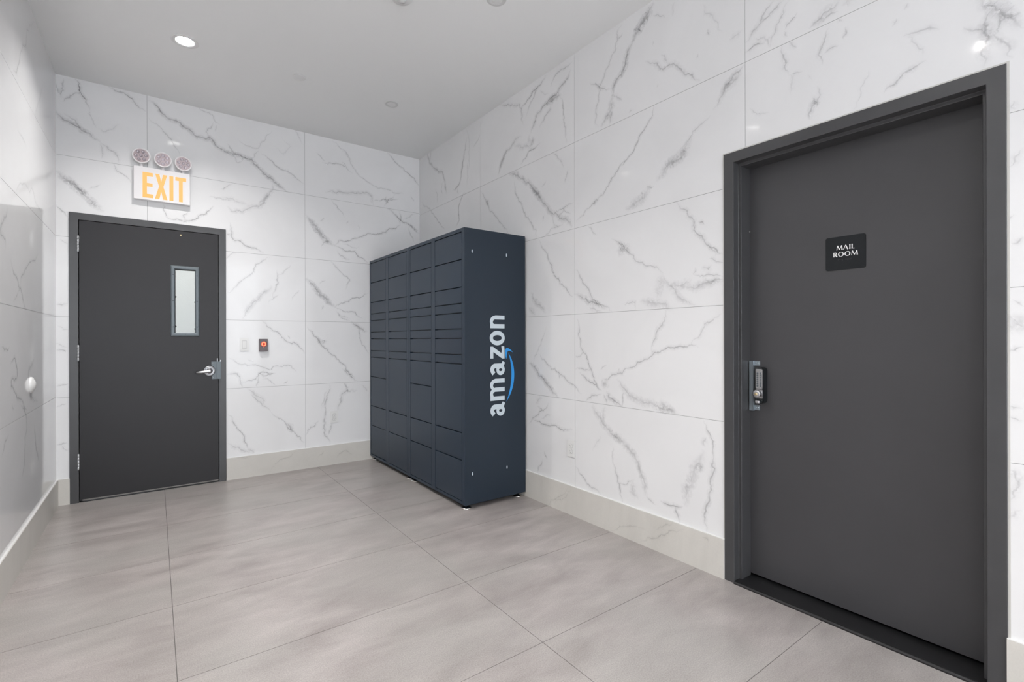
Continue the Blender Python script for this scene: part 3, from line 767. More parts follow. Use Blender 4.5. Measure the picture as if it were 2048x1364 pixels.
# ------------------------------------------------------------------ mail room door (recessed, in the right wall)
d2 = bpy.data.objects.new('door_2', None); sc.collection.objects.link(d2); d2.location = (2.45, .863, 0)
struct(d2, 'dark grey recessed steel door with a black mail room sign', 'door')
y0, y1, z1 = MD['y0'], MD['y1'], MD['z']; X0, X1, X2 = 2.383, 2.4289, 2.515; FW = .0525
# profile of the hollow metal frame: (depth X, inward offset); the stop stands 16 mm in
prof = [(2.392, -FW), (X0, -FW), (X0, 0), (X1, 0), (X1, .016), (X2+.001, .016), (X2+.001, 0), (X2+.05, 0), (X2+.05, -FW+.022), (2.42, -FW+.022), (2.42, -FW)]
bm = B(); rows = []
for X, q in prof:
    rows.append([bm.verts.new(p) for p in ((X, y1-q, -.001), (X, y1-q, z1-q), (X, y0+q, z1-q), (X, y0+q, -.001))])
for a, b in zip(rows, rows[1:]+rows[:1]):
    for k in range(3): bm.faces.new([a[k], a[k+1], b[k+1], b[k]])
bmesh.ops.recalc_face_normals(bm, faces=bm.faces[:])
es = [e for e in bm.edges if e.calc_face_angle(0) > .8 and all(abs(v.co.x-X0) < .001 or (abs(v.co.x-X1) < .001) for v in e.verts)]
bmesh.ops.bevel(bm, geom=es, offset=.0022, segments=3, profile=.5, affect='EDGES')
obj('door_frame', bm, 'frame', d2)
# pale caulk joint round the frame
bm = B(); c0, c1 = FW, FW+.007
for a in ((y1+c0, y1+c1, 0, z1+c1), (y0-c1, y0-c0, 0, z1+c1), (y0-c0, y1+c0, z1+c0, z1+c1)):
    box(bm, 2.3885, 2.391, a[0], a[1], a[2], a[3])
o = obj('caulk_joint', bm, mat('pale_caulk', (.60, .59, .56), .6), d2)
bm = B(); box(bm, X2+.002, X2+.046, y0+.003, y1-.003, .024, z1-.003, bev=.001)
obj('door_leaf', bm, 'mail_door', d2)
bm = B(); prism(bm, [(2.374, 0), (2.374, .006), (2.380, .011), (2.386, .0125), (2.56, .0125), (2.56, 0)], (V((0, y0+.001, 0)), V((1, 0, 0)), V((0, 0, 1)), V((0, 1, 0))), 0, y1-y0-.002)
obj('door_saddle', bm, 'saddle', d2)
bm = B(); lathe(bm, [(0, .002), (.003, .002), (.004, 0), (.004, -.004)], (2.513, 1.3149, 1.809), (-.2, -1, 0), 12)
obj('frame_screw', bm, 'steel', d2)
# latch guard: narrow folded bar with a tab at each end
bm = B()
box(bm, X2-.016, X2-.012, 1.292, 1.3125, .876, 1.134, bev=.001)
box(bm, X2-.016, X2+.001, 1.291, 1.294, .876, 1.134)
box(bm, X2-.004, X2+.001, 1.263, 1.293, 1.110, 1.134, bev=.001)
box(bm, X2-.004, X2+.001, 1.263, 1.293, .880, .905, bev=.001)
for z in (1.122, .893):
    for y in (1.271, 1.281): lathe(bm, [(0, .002), (.003, .0015), (.0045, 0)], (X2-.004, y, z), (-1, 0, 0), 12)
obj('latch_guard', bm, 'zinc', d2)
# unseen box added behind the door to stop light leaking under the leaf
bm = B()
box(bm, 3.3, 3.4, -.6, 2.4, -.1, 2.9); box(bm, 2.531, 3.4, -.7, -.6, -.1, 2.9); box(bm, 2.531, 3.4, 2.4, 2.5, -.1, 2.9); box(bm, 2.531, 3.4, -.7, 2.5, 2.8, 2.9); box(bm, 2.69, 3.4, -.7, 2.5, -.1, -.0014)
struct(obj('wall_light_seal', bm, 'plain'))
# push-button lock
kl = bpy.data.objects.new('keypad_lock', None); sc.collection.objects.link(kl); kl.parent = d2
kl.location = V((X2, 1.247, 1.01)) - d2.location
LF = (V((X2, 1.247, 1.0105)), V((0, -1, 0)), V((0, 0, 1)), V((-1, 0, 0)))
bm = B(); prism(bm, rrect(.0400, .187, .0195, 8), LF, -.002, .034); prism(bm, rrect(.0372, .184, .018, 8), LF, .034, .0385)
obj('lock_housing', bm, 'black', kl)
bm = B(); prism(bm, rrect(.0345, .100, .006, 4, 0, .034), LF, .038, .0435); prism(bm, rrect(.0345, .046, .004, 4, 0, -.042), LF, .038, .0425)
obj('lock_faceplate', bm, 'steel', kl)
for r in range(7):
    for cx in (-.0078, .0078):
        bm = B(); lathe(bm, [(.0045, -.001), (.0045, .002), (.0035, .003), (0, .003)], LF[0]+LF[1]*cx+LF[2]*(.063-r*.0107)+LF[3]*.0435, (-1, 0, 0), 12)
        obj('keypad_button', bm, 'slate', kl)
bm = B(); kc = LF[0]+LF[2]*(-.040)
lathe(bm, [(.014, .042), (.0145, .054), (.0195, .060), (.0205, .070), (.0185, .075), (.010, .0758), (0, .0758)], kc, (-1, 0, 0), 32)
obj('lock_knob', bm, 'steel', kl)
bm = B(); lathe(bm, [(.0078, .0755), (.0078, .0775), (.006, .0785), (0, .0785)], kc, (-1, 0, 0), 20); box(bm, X2-.0792, X2-.078, 1.2462, 1.2478, kc.z-.004, kc.z+.004, mi=1)
obj('key_cylinder', bm, ['brass', 'blackish'], kl)
bm = B(); box(bm, X2-.058, X2-.040, 1.240, 1.262, .920, .936, bev=.004, seg=3)
obj('thumb_turn', bm, 'steel', kl)

# MAIL ROOM sign, its own thing on the door
ms = thing('room_sign', (X2+.002, .878, 1.56), 'small black square sign reading MAIL ROOM on the dark grey door', 'sign')
SF = (V((X2+.002, .8785, 1.637)), V((0, -1, 0)), V((0, 0, 1)), V((-1, 0, 0)))
bm = B(); prism(bm, rrect(.158, .1515, .009, 5), SF, 0, .0035)
obj('sign_panel', bm, 'signblack', ms)
def flared(bm, ch, x, y, w, h, fr, d0, d1_):
    cnt = [0]
    """classical flared capitals: thick and thin strokes"""
    T, t = h*.21, h*.085
    d1 = d1_
    def S(pts, ws):
        cnt[0] += 1; stroke(bm, [(x+a*w, y+b*h) for a, b in pts], ws, fr, d0, d1+cnt[0]*.00003)
    if ch == 'M':
        S([(.06, 0), (.17, 1)], [t*1.2, t]); S([(.17, 1), (.50, .10)], [T, T*.9]); S([(.50, .06), (.84, 1)], [t, t]); S([(.84, 1), (.93, 0)], [T, T*1.1])
    if ch == 'A': S([(.04, 0), (.47, 1)], [t*1.3, t]); S([(.45, 1), (.90, 0)], [T*.9, T*1.1]); S([(.2, .33), (.72, .33)], t)
    if ch == 'I': S([(.5, 0), (.5, .5), (.5, 1)], [T*1.15, T*.9, T*1.15])
    if ch == 'L': S([(.2, 0), (.2, .5), (.2, 1)], [T*1.1, T*.9, T*1.15]); S([(.1, .05), (.95, .05)], [t*1.1, t*1.4])
    if ch == 'R':
        S([(.17, 0), (.17, .5), (.17, 1)], [T*1.1, T*.9, T*1.1]); S([(.1, .955)]+[(.45+.27*math.cos(a), .73+.225*math.sin(a)) for a in [math.pi/2-math.pi*i/10 for i in range(11)]]+[(.2, .505)], [t]+[t+(T-t)*math.sin(math.pi*i/10) for i in range(11)]+[t])
        S([(.42, .5), (.92, 0)], [T*.8, T*1.15])
    if ch == 'O': ringshape(bm, x+w/2, y+h/2, w*.5, h*.52, T, t, fr, d0, d1)
def line(bm, txt, x0, x1, y, h, fr, d0, d1):
    W = {'M': 1.25, 'A': 1.0, 'I': .36, 'L': .62, 'R': .82, 'O': 1.12}
    gap = .13; tot = sum(W[c] for c in txt)+gap*(len(txt)-1); s = (x1-x0)/tot; x = x0
    for c in txt: flared(bm, c, x, y, W[c]*s, h, fr, d0, d1); x += (W[c]+gap)*s
bm = B()
line(bm, 'MAIL', -.0345, .0375, .0145, .0205, SF, .0035, .0045); line(bm, 'ROOM', -.0475, .0495, -.0155, .0205, SF, .0035, .0045)
obj('lettering', bm, 'signtext', ms)
bm = B()
for i, cell in enumerate(['134', '1', '24', '123', '', '1235', '135', '135', '134']):
    for dch in cell:
        k = int(dch)-1; px, pz = -.028+i*.0062+(k//3)*.0024, -.028-(k % 3)*.0024
        lathe(bm, [(.0009, 0), (.0007, .0006), (0, .0008)], SF[0]+SF[1]*px+SF[2]*pz+SF[3]*.0035, (-1, 0, 0), 8)
obj('braille_dots', bm, mat('braille_dots', (.05, .052, .055), .4), ms)

# ------------------------------------------------------------------ exit door in the back wall
d1 = bpy.data.objects.new('door_1', None); sc.collection.objects.link(d1); d1.location = (-.007, 4.985, 0)
struct(d1, 'dark grey steel exit door with a narrow wired glass panel', 'door')
x0, x1, z1 = BD['x0'], BD['x1'], BD['z']; YFc = 4.9795
prof = [(4.993, -.054), (YFc, -.054), (YFc, 0), (5.03, 0), (5.03, .014), (5.10, .014), (5.10, -.025), (5.01, -.025), (5.01, -.054)]
bm = B(); rows = []
for Y, q in prof:
    rows.append([bm.verts.new(p) for p in ((x0+q, Y, -.001), (x0+q, Y, z1-q), (x1-q, Y, z1-q), (x1-q, Y, -.001))])
for a, b in zip(rows, rows[1:]+rows[:1]):
    for k in range(3): bm.faces.new([a[k], a[k+1], b[k+1], b[k]])
bmesh.ops.recalc_face_normals(bm, faces=bm.faces[:])
es = [e for e in bm.edges if e.calc_face_angle(0) > .8 and all(abs(v.co.y-YFc) < .001 for v in e.verts)]
bmesh.ops.bevel(bm, geom=es, offset=.002, segments=2, profile=.5, affect='EDGES')
obj('door_frame', bm, 'frame', d1)
DL = 4.981                                    # face of the leaf
vx0, vx1, vz0, vz1 = .139, .2855, 1.308, 1.845
bm = B()
for a, b, c, d in rects_minus((x0+.0045, x1-.0045, .014, z1-.0045), [(vx0, vx1, vz0, vz1)]):
    prism(bm, [(a, c), (b, c), (b, d), (a, d)], (V((0, DL, 0)), V((1, 0, 0)), V((0, 0, 1)), V((0, -1, 0))), -.044, 0)
bmesh.ops.remove_doubles(bm, verts=bm.verts[:], dist=1e-5)
obj('door_leaf', bm, 'door', d1)
bm = B(); box(bm, x0+.02, x1-.006, DL-.003, DL, .014, .022)
o = obj('door_sweep', bm, mat('dull_sweep_metal', (.22, .21, .20), .5, metal=.4), d1)
bm = B(); box(bm, x0, x1, 4.99, 5.12, -.001, .004)
obj('door_saddle', bm, 'saddle', d1)
for zc in (1.991, 1.151, .315):
    bm = B(); hx, hy = -.4725, 4.974
    zz = [zc-.058, zc-.035, zc-.012, zc+.012, zc+.035, zc+.058]
    for a, b in zip(zz, zz[1:]):
        lathe(bm, [(0, a+.0006), (.0068, a+.0006), (.0075, a+.002), (.0075, b-.002), (.0068, b-.0006), (0, b-.0006)], (hx, hy, 0), (0, 0, 1), 16)
    lathe(bm, [(.006, zc+.058), (.0065, zc+.061), (0, zc+.063)], (hx, hy, 0), (0, 0, 1), 16)
    lathe(bm, [(.006, zc-.058), (.0065, zc-.061), (0, zc-.063)], (hx, hy, 0), (0, 0, 1), 16)
    obj('hinge', bm, 'hinge', d1)
# vision panel
vp = bpy.data.objects.new('vision_panel', None); sc.collection.objects.link(vp); vp.parent = d1; vp.location = V((.21, DL, 1.58))-d1.location
bm = B(); ox0, ox1, oz0, oz1 = .1065, .3135, 1.279, 1.878
pr = [(0, 0), (.007, .004), (.009, .012), (.009, .026), (.004, .0325), (-.02, .0325), (-.02, .020), (0, .020)]
rows = [[bm.verts.new(p) for p in ((ox0+q, DL-h, oz0+q), (ox1-q, DL-h, oz0+q), (ox1-q, DL-h, oz1-q), (ox0+q, DL-h, oz1-q))] for h, q in pr]
for a, b in zip(rows, rows[1:]+rows[:1]):
    for k in range(4): bm.faces.new([a[k], a[(k+1) % 4], b[(k+1) % 4], b[k]])
for sx in (ox0+.019, ox1-.019):
    for sz in (1.36, 1.58, 1.80): lathe(bm, [(.0035, 0), (.002, .0015), (0, .0016)], (sx, DL-.009, sz), (0, -1, 0), 10, mi=1)
for sz in (oz0+.019, oz1-.019): lathe(bm, [(.0035, 0), (.002, .0015), (0, .0016)], (.21, DL-.009, sz), (0, -1, 0), 10, mi=1)
obj('panel_frame', bm, ['slate', 'gasket'], vp)
bm = B()
for a in ((vx0, vx0+.0035, vz0, vz1), (vx1-.0035, vx1, vz0, vz1), (vx0, vx1, vz1-.0035, vz1)): box(bm, a[0], a[1], DL+.006, DL+.016, a[2], a[3])
for cx, cz in ((vx0+.004, 1.615), (vx0+.004, 1.365), (vx1-.004, 1.575), (vx1-.004, 1.345)): lathe(bm, [(.007, 0), (.004, .006), (0, .007)], (cx, DL+.012, cz), (0, -1, 0), 8)
obj('glazing_gasket', bm, 'gasket', vp)
bm = B(); box(bm, vx0+.001, vx1-.001, DL+.018, DL+.024, vz0+.001, vz1-.001)
obj('glass_pane', bm, 'glass', vp)
bm = B(); g = .0147
def clipseg(c, s):
    # line z = s*x + c clipped to the pane
    xs = sorted([vx0+.002, vx1-.002]); pts = []
    for x in xs: pts.append((x, s*x+c))
    (xa, za), (xb, zb) = pts
    lo, hi = vz0+.002, vz1-.002
    def cut(xa, za, xb, zb):
        if za < lo: xa = (lo-c)/s; za = lo
        if za > hi: xa = (hi-c)/s; za = hi
        return xa, za
    if max(za, zb) <= lo or min(za, zb) >= hi: return None
    return cut(xa, za, xb, zb), cut(xb, zb, xa, za)
FG = (V((0, DL+.017, 0)), V((1, 0, 0)), V((0, 0, 1)), V((0, -1, 0)))
for s in (1, -1):
    c = vz0-.4
    while c < vz1+.5:
        q = clipseg(c, s)
        if q and (V(q[0])-V(q[1])).length > .002: stroke(bm, [q[0], q[1]], .0011, FG, 0, .0008)
        c += g*math.sqrt(2)
obj('wire_mesh', bm, 'wire', vp)
# lever set
bm = B()
lathe(bm, [(.043, 0), (.0435, .004), (.041, .008), (.036, .009), (.034, .0065), (.024, .0065), (.021, .010), (.014, .018), (.0125, .045), (0, .045)], (.3836, DL, .9805), (0, -1, 0), 40)
obj('lever_rose', bm, 'steel', d1)
bm = B(); yv = DL-.052
path = [(.397, .9795, .0125), (.384, .979, .0135), (.366, .9775, .0125), (.34, .9745, .0115), (.31, .972, .0105), (.292, .971, .0095), (.284, .9705, .006)]
rings = []
for i, (x, z, r) in enumerate(path):
    yy = yv + .010*max(0, (.30-x)/.016 if x < .30 else 0)
    rings.append([bm.verts.new((x, yy+r*.62*math.cos(a), z+r*math.sin(a))) for a in [2*math.pi*k/14 for k in range(14)]])
for a, b in zip(rings, rings[1:]):
    for k in range(14): f = bm.faces.new([a[k], a[(k+1) % 14], b[(k+1) % 14], b[k]]); f.smooth = True
bm.faces.new(rings[0]); bm.faces.new(rings[-1][::-1])
obj('lever_handle', bm, 'steel', d1)
# latch guard plate with a folded edge that laps the frame
bm = B(); GP = (V((0, DL, 0)), V((1, 0, 0)), V((0, 0, 1)), V((0, -1, 0)))
prism(bm, [(.404, .907), (.449, .907), (.449, 1.060), (.399, 1.060), (.399, 1.027), (.414, 1.015), (.4245, 1.0), (.4285, .981), (.425, .962), (.416, .949), (.404, .938)], GP, 0, .004)
box(bm, .440, .470, DL-.016, DL-.012, .907, 1.060, bev=.001)
box(bm, .440, .444, DL-.014, DL, .907, 1.060)
box(bm, .4655, .4695, DL-.013, DL-.002, .907, 1.060)
for x, z in ((.4085, 1.0445), (.4125, .921)): lathe(bm, [(.004, 0), (.0035, .003), (0, .0035)], (x, DL-.004, z), (0, -1, 0), 12, mi=1)
obj('latch_guard', bm, ['slate', 'steel'], d1)
bm = B()
prism(bm, [(.4405, 1.060), (.4455, 1.060), (.4455, 1.083), (.4435, 1.091), (.4405, 1.086)], GP, .0, .008); prism(bm, [(.463, 1.060), (.468, 1.060), (.4715, 1.068), (.466, 1.075)], GP, .002, .01)
obj('guard_bracket', bm, 'steel', d1)
bm = B(); lathe(bm, [(.008, 0), (.0085, .002), (.006, .005), (0, .006)], (.1812, DL, 2.1366), (0, -1, 0), 20)
obj('door_viewer', bm, 'brass', d1)
# stair hall seen through the wired glass
bm = B(); box(bm, -.9, 1.3, 6.4, 6.5, 0, 2.8); box(bm, -1.0, -.9, 5.125, 6.5, 0, 2.8); box(bm, 1.3, 1.4, 5.125, 6.5, 0, 2.8); box(bm, -1.0, 1.4, 5.125, 6.5, 2.7, 2.8)
struct(obj('wall_hall', bm, 'plain'))
ld = bpy.data.lights.new('hall_lamp', 'AREA'); ld.energy = 9; ld.size = .5; ld.color = (1, .98, .93)
lo = bpy.data.objects.new('hall_lamp', ld); lo.location = (.35, 5.75, 2.66); sc.collection.objects.link(lo)

# ------------------------------------------------------------------ parcel lockers
XF = 1.815; ZT = 2.067; ZB = .037; XBk = 2.374
SEAMS = [2.040, 1.838, 1.635, 1.516, 1.446, 1.328, 1.258, 1.138, 1.069, .867, .565, .363, .062]
def locker(yn, label, logo):
    """one cabinet unit, yn = near side; two columns of doors face -x"""
    yf = yn+.962
    t = thing('parcel_locker', (2.09, (yn+yf)/2, 0), label, 'locker', 'slate blue parcel locker units')
    # carcass: open-fronted sheet metal cabinet
    bm = B()
    box(bm, XF+.026, XBk, yn+.001, yf-.001, ZB+.002, ZT-.001)
    obj('carcass', bm, 'locker', t)
    c_near, c_far = (yn+.041, yn+.458), (yn+.528, yn+.930)
    bm = B()
    for a, b in ((yn, c_near[0]-.0025), (c_near[1]+.0025, c_far[0]-.0025), (c_far[1]+.0025, yf)):
        box(bm, XF, XF+.030, a, b, ZB, ZT, bev=.0015)
    for a, b in (c_near, c_far):
        box(bm, XF+.0006, XF+.029, a-.003, b+.003, 2.041, ZT, bev=.001); box(bm, XF+.0006, XF+.029, a-.003, b+.003, ZB, .059, bev=.001)
    obj('front_frame', bm, 'locker', t)
    bm = B(); box(bm, XF+.001, XBk, yn, yf, ZT-.004, ZT, bev=.001)
    obj('top_panel', bm, 'locker', t)
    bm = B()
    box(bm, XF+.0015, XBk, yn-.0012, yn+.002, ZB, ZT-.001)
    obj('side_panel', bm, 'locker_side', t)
    for ci, (a, b) in enumerate((c_near, c_far)):
        seams = [s for s in SEAMS if not (ci == 0 and s == .867)]
        for k, (zt, zb) in enumerate(zip(seams, seams[1:])):
            bm = B(); ajar = 0
            box(bm, XF+.0008, XF+.020, a, b, zb+.0012, zt-.0052, bev=.0016)
            if logo is False and ci == 1 and (abs(zt-1.635) < .01 or abs(zt-.363) < .01):
                # this door stands slightly proud along its free edge
                bmesh.ops.rotate(bm, verts=bm.verts[:], cent=(XF+.01, b, zt), matrix=Matrix.Rotation(math.radians(.9 if zt > 1 else 1.3), 3, 'Z'))
            obj('locker_door', bm, 'locker', t)
    for fy in (yn+.045, yf-.045):
        for fx_ in (XF+.040, XBk-.045):
            bm = B()
            lathe(bm, [(0, 0), (.0355, 0), (.0375, .003), (.036, .008), (.020, .013), (.0085, .015), (.0085, .040), (0, .040)], (fx_, fy, 0), (0, 0, 1), 32)
            obj('levelling_foot', bm, 'chrome', t)
    if logo:
        for fx_, z in ((1.8815, 1.8985), (2.193, 1.8985), (1.8815, .261), (2.193, .261)):
            bm = B(); prism(bm, rrect(.0095, .0235, .0046, 5), (V((fx_, yn-.0012, z)), V((1, 0, 0)), V((0, 0, 1)), V((0, -1, 0))), 0, .0012)
            obj('slot_cap', bm, 'lettering', t)
        logo_letters(t, yn)
    return t

def logo_letters(t, yn):
    # reading direction runs up the panel: s = height, r = across (x grows towards the baseline)
    # text frame: u = +z (reading direction), v = -x (up of the letters), n = -y
    F = (V((2.172, yn-.0012, 0)), V((0, 0, 1)), V((-1, 0, 0)), V((0, -1, 0)))
    h = .134; w = .040
    def word_a(bm, x, wd):
        # two-storey a, x = left edge
        cx = x+wd*.5
        top = bez((x+.010, .100), (x+.018, .123), (x+wd*.78, .132), (x+wd*.78-.012, .088), 14)
        stroke(bm, bez((x+.0115, .0985), (x+.030, .116), (x+.046, .120), (x+.062, .108), 8)+bez((x+.062, .108), (x+.070, .100), (x+.0715, .092), (x+.0715, .080), 6)[1:]+[(x+.0715, .050)]+bez((x+.0715, .040), (x+.0715, .022), (x+.080, .018), (x+.101, .0075), 6), [.033]*9+[.036]*6+[.036]+[.036, .034, .031, .029, .027, .026, .026], F, 0, .0006)
        ringshape(bm, x+.0405, .0375, .0405, .0390, .0300, .0235, F, 0, .00066)
        prism(bm, [(x+.036, .0765), (x+.036, .0545), (x+.062, .0545), (x+.072, .0765)], F, 0, .00072)
    def arch(bm, xl, xr, ytop, wst):
        r = (xr-xl)/2
        stroke(bm, [(xl, ytop-.052)]+[(xl+r-r*math.cos(a), ytop-.052+(.0385)*math.sin(a)) for a in [math.pi*i/12 for i in range(1, 12)]]+[(xr, ytop-.052), (xr, 0)], [wst*.55]+[wst*(.62+.3*math.sin(math.pi*i/24)) for i in range(1, 12)]+[wst, wst], F, 0, .00066+(xl > .85)*.00006)
    bm = B()
    word_a(bm, .664, .11)
    # m
    st = .0315
    stroke(bm, [(.783+st/2, 0), (.783+st/2, .131)], st, F, 0, .0006)
    arch(bm, .783+st/2, .866, .1345, st); arch(bm, .866, .949-st/2, .1345, st)
    word_a(bm, .975, .11)
    # z
    prism(bm, [(1.103, .131), (1.193, .131), (1.193, .108), (1.142, .030), (1.165, .026), (1.196, .030), (1.196, .004), (1.165, 0), (1.1005, 0), (1.1005, .022), (1.152, .104), (1.103, .104)], F, 0, .0006)
    # o
    ringshape(bm, 1.2585, .0670, .0555, .0690, .0330, .0285, F, 0, .0006)
    # n
    stroke(bm, [(1.333+st/2, 0), (1.333+st/2, .131)], st, F, 0, .0006)
    arch(bm, 1.333+st/2, 1.431-st/2, .1345, st)
    obj('wordmark', bm, 'lettering', t)
    bm = B()
    # smile: v negative is towards +x
    outer = bez((.768, -.0165), (.86, -.100), (1.03, -.125), (1.142, -.0375), 26); inner = bez((.768, -.0165), (.88, -.072), (1.02, -.082), (1.142, -.0375), 26)
    for i in range(26): prism(bm, [outer[i], outer[i+1], inner[i+1], inner[i]], F, 0, .0006)
    # arrow head
    A1 = bez((1.098, -.0150), (1.125, -.0080), (1.165, -.0020), (1.178, -.0140), 10); A2 = bez((1.098, -.0170), (1.120, -.0235), (1.150, -.0220), (1.157, -.0330), 10)
    for i in range(10): prism(bm, [A1[i], A1[i+1], A2[i+1], A2[i]], F, 0, .0006)
    A3 = bez((1.178, -.0140), (1.190, -.0300), (1.168, -.0620), (1.147, -.0790), 10); A4 = bez((1.157, -.0330), (1.160, -.0500), (1.154, -.0640), (1.147, -.0790), 10)
    for i in range(10): prism(bm, [A3[i], A3[i+1], A4[i+1], A4[i]], F, 0, .0006)
    obj('smile_arrow', bm, 'blue', t)
locker(3.055, 'near slate blue parcel locker unit with the white wordmark on its side panel', True)
locker(4.019, 'far slate blue parcel locker unit against the back wall corner', False)

# ------------------------------------------------------------------ exit sign with three lamp heads
es_ = thing('exit_sign', (.055, YB, 2.39), 'white illuminated EXIT sign with orange letters and three lamp heads', 'sign')
EY = 4.942
bm = B(); box(bm, -.1345, .2443, EY, YB, 2.3905, 2.6555, bev=.003)
obj('sign_housing', bm, 'sign_white', es_)
EF = (V((0, EY, 0)), V((1, 0, 0)), V((0, 0, 1)), V((0, -1, 0)))
def EX(pts): return [(x, z) for x, z in pts]
bm = B(); zb, zt = 2.409, 2.6135; q = .023; e = .0008
for r in ((-.0765, -.0765+.028, zb, zt), (-.05, -.009, zt-.030, zt), (-.05, -.0065, zb, zb+.030), (-.05, -.011, 2.500, 2.528)):
    prism(bm, [(r[0], r[2]), (r[1], r[2]), (r[1], r[3]), (r[0], r[3])], EF, 0, e)
prism(bm, [(.006, zt), (.034, zt), (.046, 2.553), (.058, zt), (.086, zt), (.0605, 2.513), (.088, zb), (.059, zb), (.046, 2.473), (.033, zb), (.004, zb), (.0315, 2.513)], EF, 0, e)
prism(bm, [(.101, zb), (.128, zb), (.128, zt), (.101, zt)], EF, 0, e)
prism(bm, [(.1415, zt), (.1415, zt-.030), (.166, zt-.030), (.166, zb), (.193, zb), (.193, zt-.030), (.217, zt-.030), (.217, zt)], EF, 0, e)
obj('letters', bm, 'exit', es_)
for cx, cz, yw in ((-.084, 2.738, .10), (.0585, 2.7345, 0), (.1965, 2.7315, -.08)):
    bm = B(); ax = V((yw*-1.0, -1, -.10)).normalized(); c = V((cx, EY-.012, cz))
    lathe(bm, [(0, -.045), (.026, -.042), (.046, -.026), (.058, -.008), (.0605, -.002), (.0605, .004), (.056, .006), (.052, .003)], c, ax, 40, mi=0)
    lathe(bm, [(.052, .003), (0, .003)], c, ax, 40, mi=1)
    a = V((0, 0, 1)).cross(ax).normalized(); b = ax.cross(a)
    for k in range(7):
        rr = 0 if k == 6 else .033; th = 2*math.pi*k/6 + .35 + cx*3
        cc = c + a*(rr*math.cos(th)) + b*(rr*math.sin(th)) + ax*.0035
        lathe(bm, [(.0125, 0), (.0125, .001), (.0110, .0018), (.0070, -.0005+.001), (.003, .0002), (0, .0002)], cc, ax, 16, mi=2)
    # bracket down to the housing
    lathe(bm, [(.013, 0), (.013, .03), (.010, .035)], (cx, EY+.022, 2.653), (0, 0, 1), 16, mi=0)
    box(bm, cx-.010, cx+.010, EY+.012, EY+.032, 2.680, 2.730, mi=0)
    obj('lamp_head', bm, ['sign_white', 'led_face', 'led'], es_)

# ------------------------------------------------------------------ wall fittings
def outlet(fr, label, w=.0745, h=.119):
    o, u, v, n = fr
    t = thing('power_outlet', o, label, 'outlet')
    bm = B(); prism(bm, rrect(w-.003, h-.003, .003, 3), fr, 0, .0022, 1); prism(bm, rrect(w, h, .003, 3), fr, .0022, .0055); prism(bm, rrect(w-.004, h-.004, .003, 3), fr, .0055, .0068)  # dark inset back layer colours in the shadow line round the plate
    obj('cover_plate', bm, ['white', 'slot_and_shade'], t)
    for s in (1, -1):
        bm = B(); prism(bm, rrect(.037, .0315, .013, 6, 0, s*.0195), fr, .006, .0071, 2); prism(bm, rrect(.034, .0285, .012, 6, 0, s*.0195), fr, .006, .0084)
        for dx in (-.0065, .0065): prism(bm, rrect(.0022, .0085, .0008, 2, dx, s*.0195+.003), fr, .0084, .0087, 1)
        prism(bm, rrect(.0045, .0045, .0022, 4, 0, s*.0195-.0075), fr, .0084, .0087, 1)
        obj('socket', bm, ['white', 'slot_and_shade', 'gapgrey'], t)
outlet((V((1.450, YB, .4745)), V((1, 0, 0)), V((0, 0, 1)), V((0, -1, 0))), 'white duplex power outlet low on the back wall beside the lockers')
outlet((V((XR, 2.541, .4695)), V((0, 1, 0)), V((0, 0, 1)), V((-1, 0, 0))), 'white duplex power outlet low on the right wall between lockers and mail room door')
FS = (V((.6545, YB, 1.206)), V((1, 0, 0)), V((0, 0, 1)), V((0, -1, 0)))
t = thing('light_switch', FS[0], 'white rocker light switch on the marble wall right of the exit door', 'light switch')
bm = B(); prism(bm, rrect(.0685, .116, .003, 3), FS, 0, .0022, 2); prism(bm, rrect(.0715, .119, .003, 3), FS, .0022, .0055); prism(bm, rrect(.0675, .115, .003, 3), FS, .0055, .0068)  # first layer is dark, standing in for the plate's contact shadow
prism(bm, rrect(.0365, .070, .001, 2), FS, .0068, .0070, 1)
obj('cover_plate', bm, ['white', 'gapgrey', 'slot_and_shade'], t)
bm = B(); prism(bm, rrect(.033, .066, .001, 2), FS, .005, .0095); prism(bm, [(-.0165, -.033), (.0165, -.033), (.0165, -.001), (-.0165, -.001)], FS, .0095, .0108)
obj('rocker', bm, 'white', t)
# card reader
FRd = (V((.8085, YB, 1.1995)), V((1, 0, 0)), V((0, 0, 1)), V((0, -1, 0)))
t = thing('card_reader', FRd[0], 'small dark access reader with a glowing red ring on the back wall', 'card reader')
bm = B(); prism(bm, rrect(.072, .117, .004, 3), FRd, 0, .024); prism(bm, rrect(.068, .113, .004, 3), FRd, .024, .030)
obj('reader_body', bm, 'reader', t)
bm = B(); RC = FRd[0]+V((.0015, -.030, .0105))
lathe(bm, [(.0125, 0), (.0135, .0018), (.0185, .0018), (.0195, 0)], RC, (0, -1, 0), 40)
obj('light_ring', bm, 'ring', t)
bm = B(); lathe(bm, [(.0195, .0006), (.0265, .0006), (.0275, 0)], RC, (0, -1, 0), 40)
obj('ring_spill_glow', bm, 'glow', t)  # dim emissive annulus imitates the ring's light spilling on the cover
bm = B(); lathe(bm, [(.0125, .0004), (0, .0004)], RC, (0, -1, 0), 32)
obj('ring_centre', bm, 'ringdim', t)
bm = B(); prism(bm, [(-.005, -.0245), (.007, -.0245), (.001, -.017)], (FRd[0], FRd[1], FRd[2], FRd[3]), .030, .0306)
obj('status_mark', bm, mat('reader_mark', (.75, .5, .48), .5), t)
# door stop on the left wall
bm = B(); lathe(bm, [(.047, 0), (.047, .006), (.043, .012), (.034, .014), (.030, .018), (.018, .0225), (0, .0235)], (XL, 4.055, .9825), (1, 0, 0), 40)
o = obj('door_stop', bm, 'white'); tag(o, 'round white door bumper on the left marble wall', 'door stop')

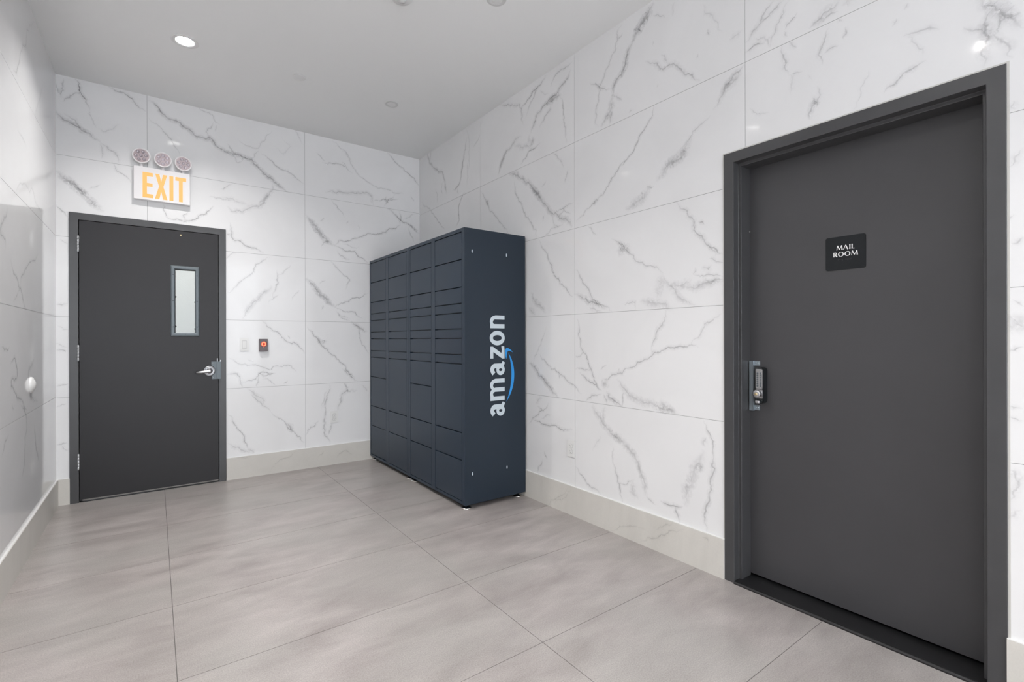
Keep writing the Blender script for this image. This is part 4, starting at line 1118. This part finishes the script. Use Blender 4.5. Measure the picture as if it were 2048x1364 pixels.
# ------------------------------------------------------------------ ceiling fittings
def downlight(x, y, lit, label, group=None):
    t = thing('recessed_downlight', (x, y, ZC), label, 'ceiling light', group)
    bm = B()
    if lit: lathe(bm, [(.080, .001), (.080, -.0015), (.076, -.003), (.056, -.0025), (.052, .001)], (x, y, ZC), (0, 0, 1), 48); lathe(bm, [(.0521, .0005), (.0505, .041), (.058, .043), (.0581, .0006)], (x, y, ZC), (0, 0, 1), 48, mi=1)
    else: lathe(bm, [(.058, .001), (.058, -.0015), (.056, -.0025), (.036, -.0004), (.035, .001)], (x, y, ZC), (0, 0, 1), 48)
    obj('trim_ring', bm, ['trim' if lit else 'trimdark', 'baffle'], t)
    bm = B()
    if lit: lathe(bm, [(.0510, .041), (.048, .040), (.030, .039), (0, .0385)], (x, y, ZC), (0, 0, 1), 40)
    else: lathe(bm, [(.037, 0), (.034, -.0008), (.02, -.0015), (0, -.002)], (x, y, ZC), (0, 0, 1), 40)
    obj('lens', bm, 'lens' if lit else 'trim', t)
for x, y in LAMP_ON:
    if y > 3: downlight(x, y, True, 'bright lit recessed ceiling downlight above the exit sign')
    else: downlight(x, y, True, 'lit recessed ceiling downlight outside the picture, some added for even brightness', 'lit ceiling downlights')
downlight(*LAMP_OFF[0], False, 'faint unlit ceiling downlight near the right back corner above the lockers')
downlight(*LAMP_OFF[1], False, 'unlit ceiling downlight cut by the top edge of the picture')
bm = B(); lathe(bm, [(0, .002), (.026, .002), (.026, -.003), (.0455, -.003), (.0455, -.0055), (.043, -.0065), (0, -.0075)], (.8965, 3.957, ZC), (0, 0, 1), 40)
o = obj('sprinkler_cover', bm, 'trim'); tag(o, 'flat round white sprinkler cover plate on the ceiling', 'sprinkler cover')
t = thing('smoke_detector', (1.175, 2.66, ZC), 'round white detector on the ceiling at the top edge of the picture', 'detector')
bm = B(); lathe(bm, [(.058, .001), (.058, -.008), (.054, -.012), (.034, -.015), (.026, -.015)], (1.175, 2.685, ZC), (0, 0, 1), 40)
obj('detector_base', bm, 'trim', t)
bm = B(); lathe(bm, [(.026, -.014), (.024, -.022), (.010, -.027), (0, -.028)], (1.175, 2.685, ZC), (0, 0, 1), 32)
obj('detector_head', bm, 'trimdark', t)
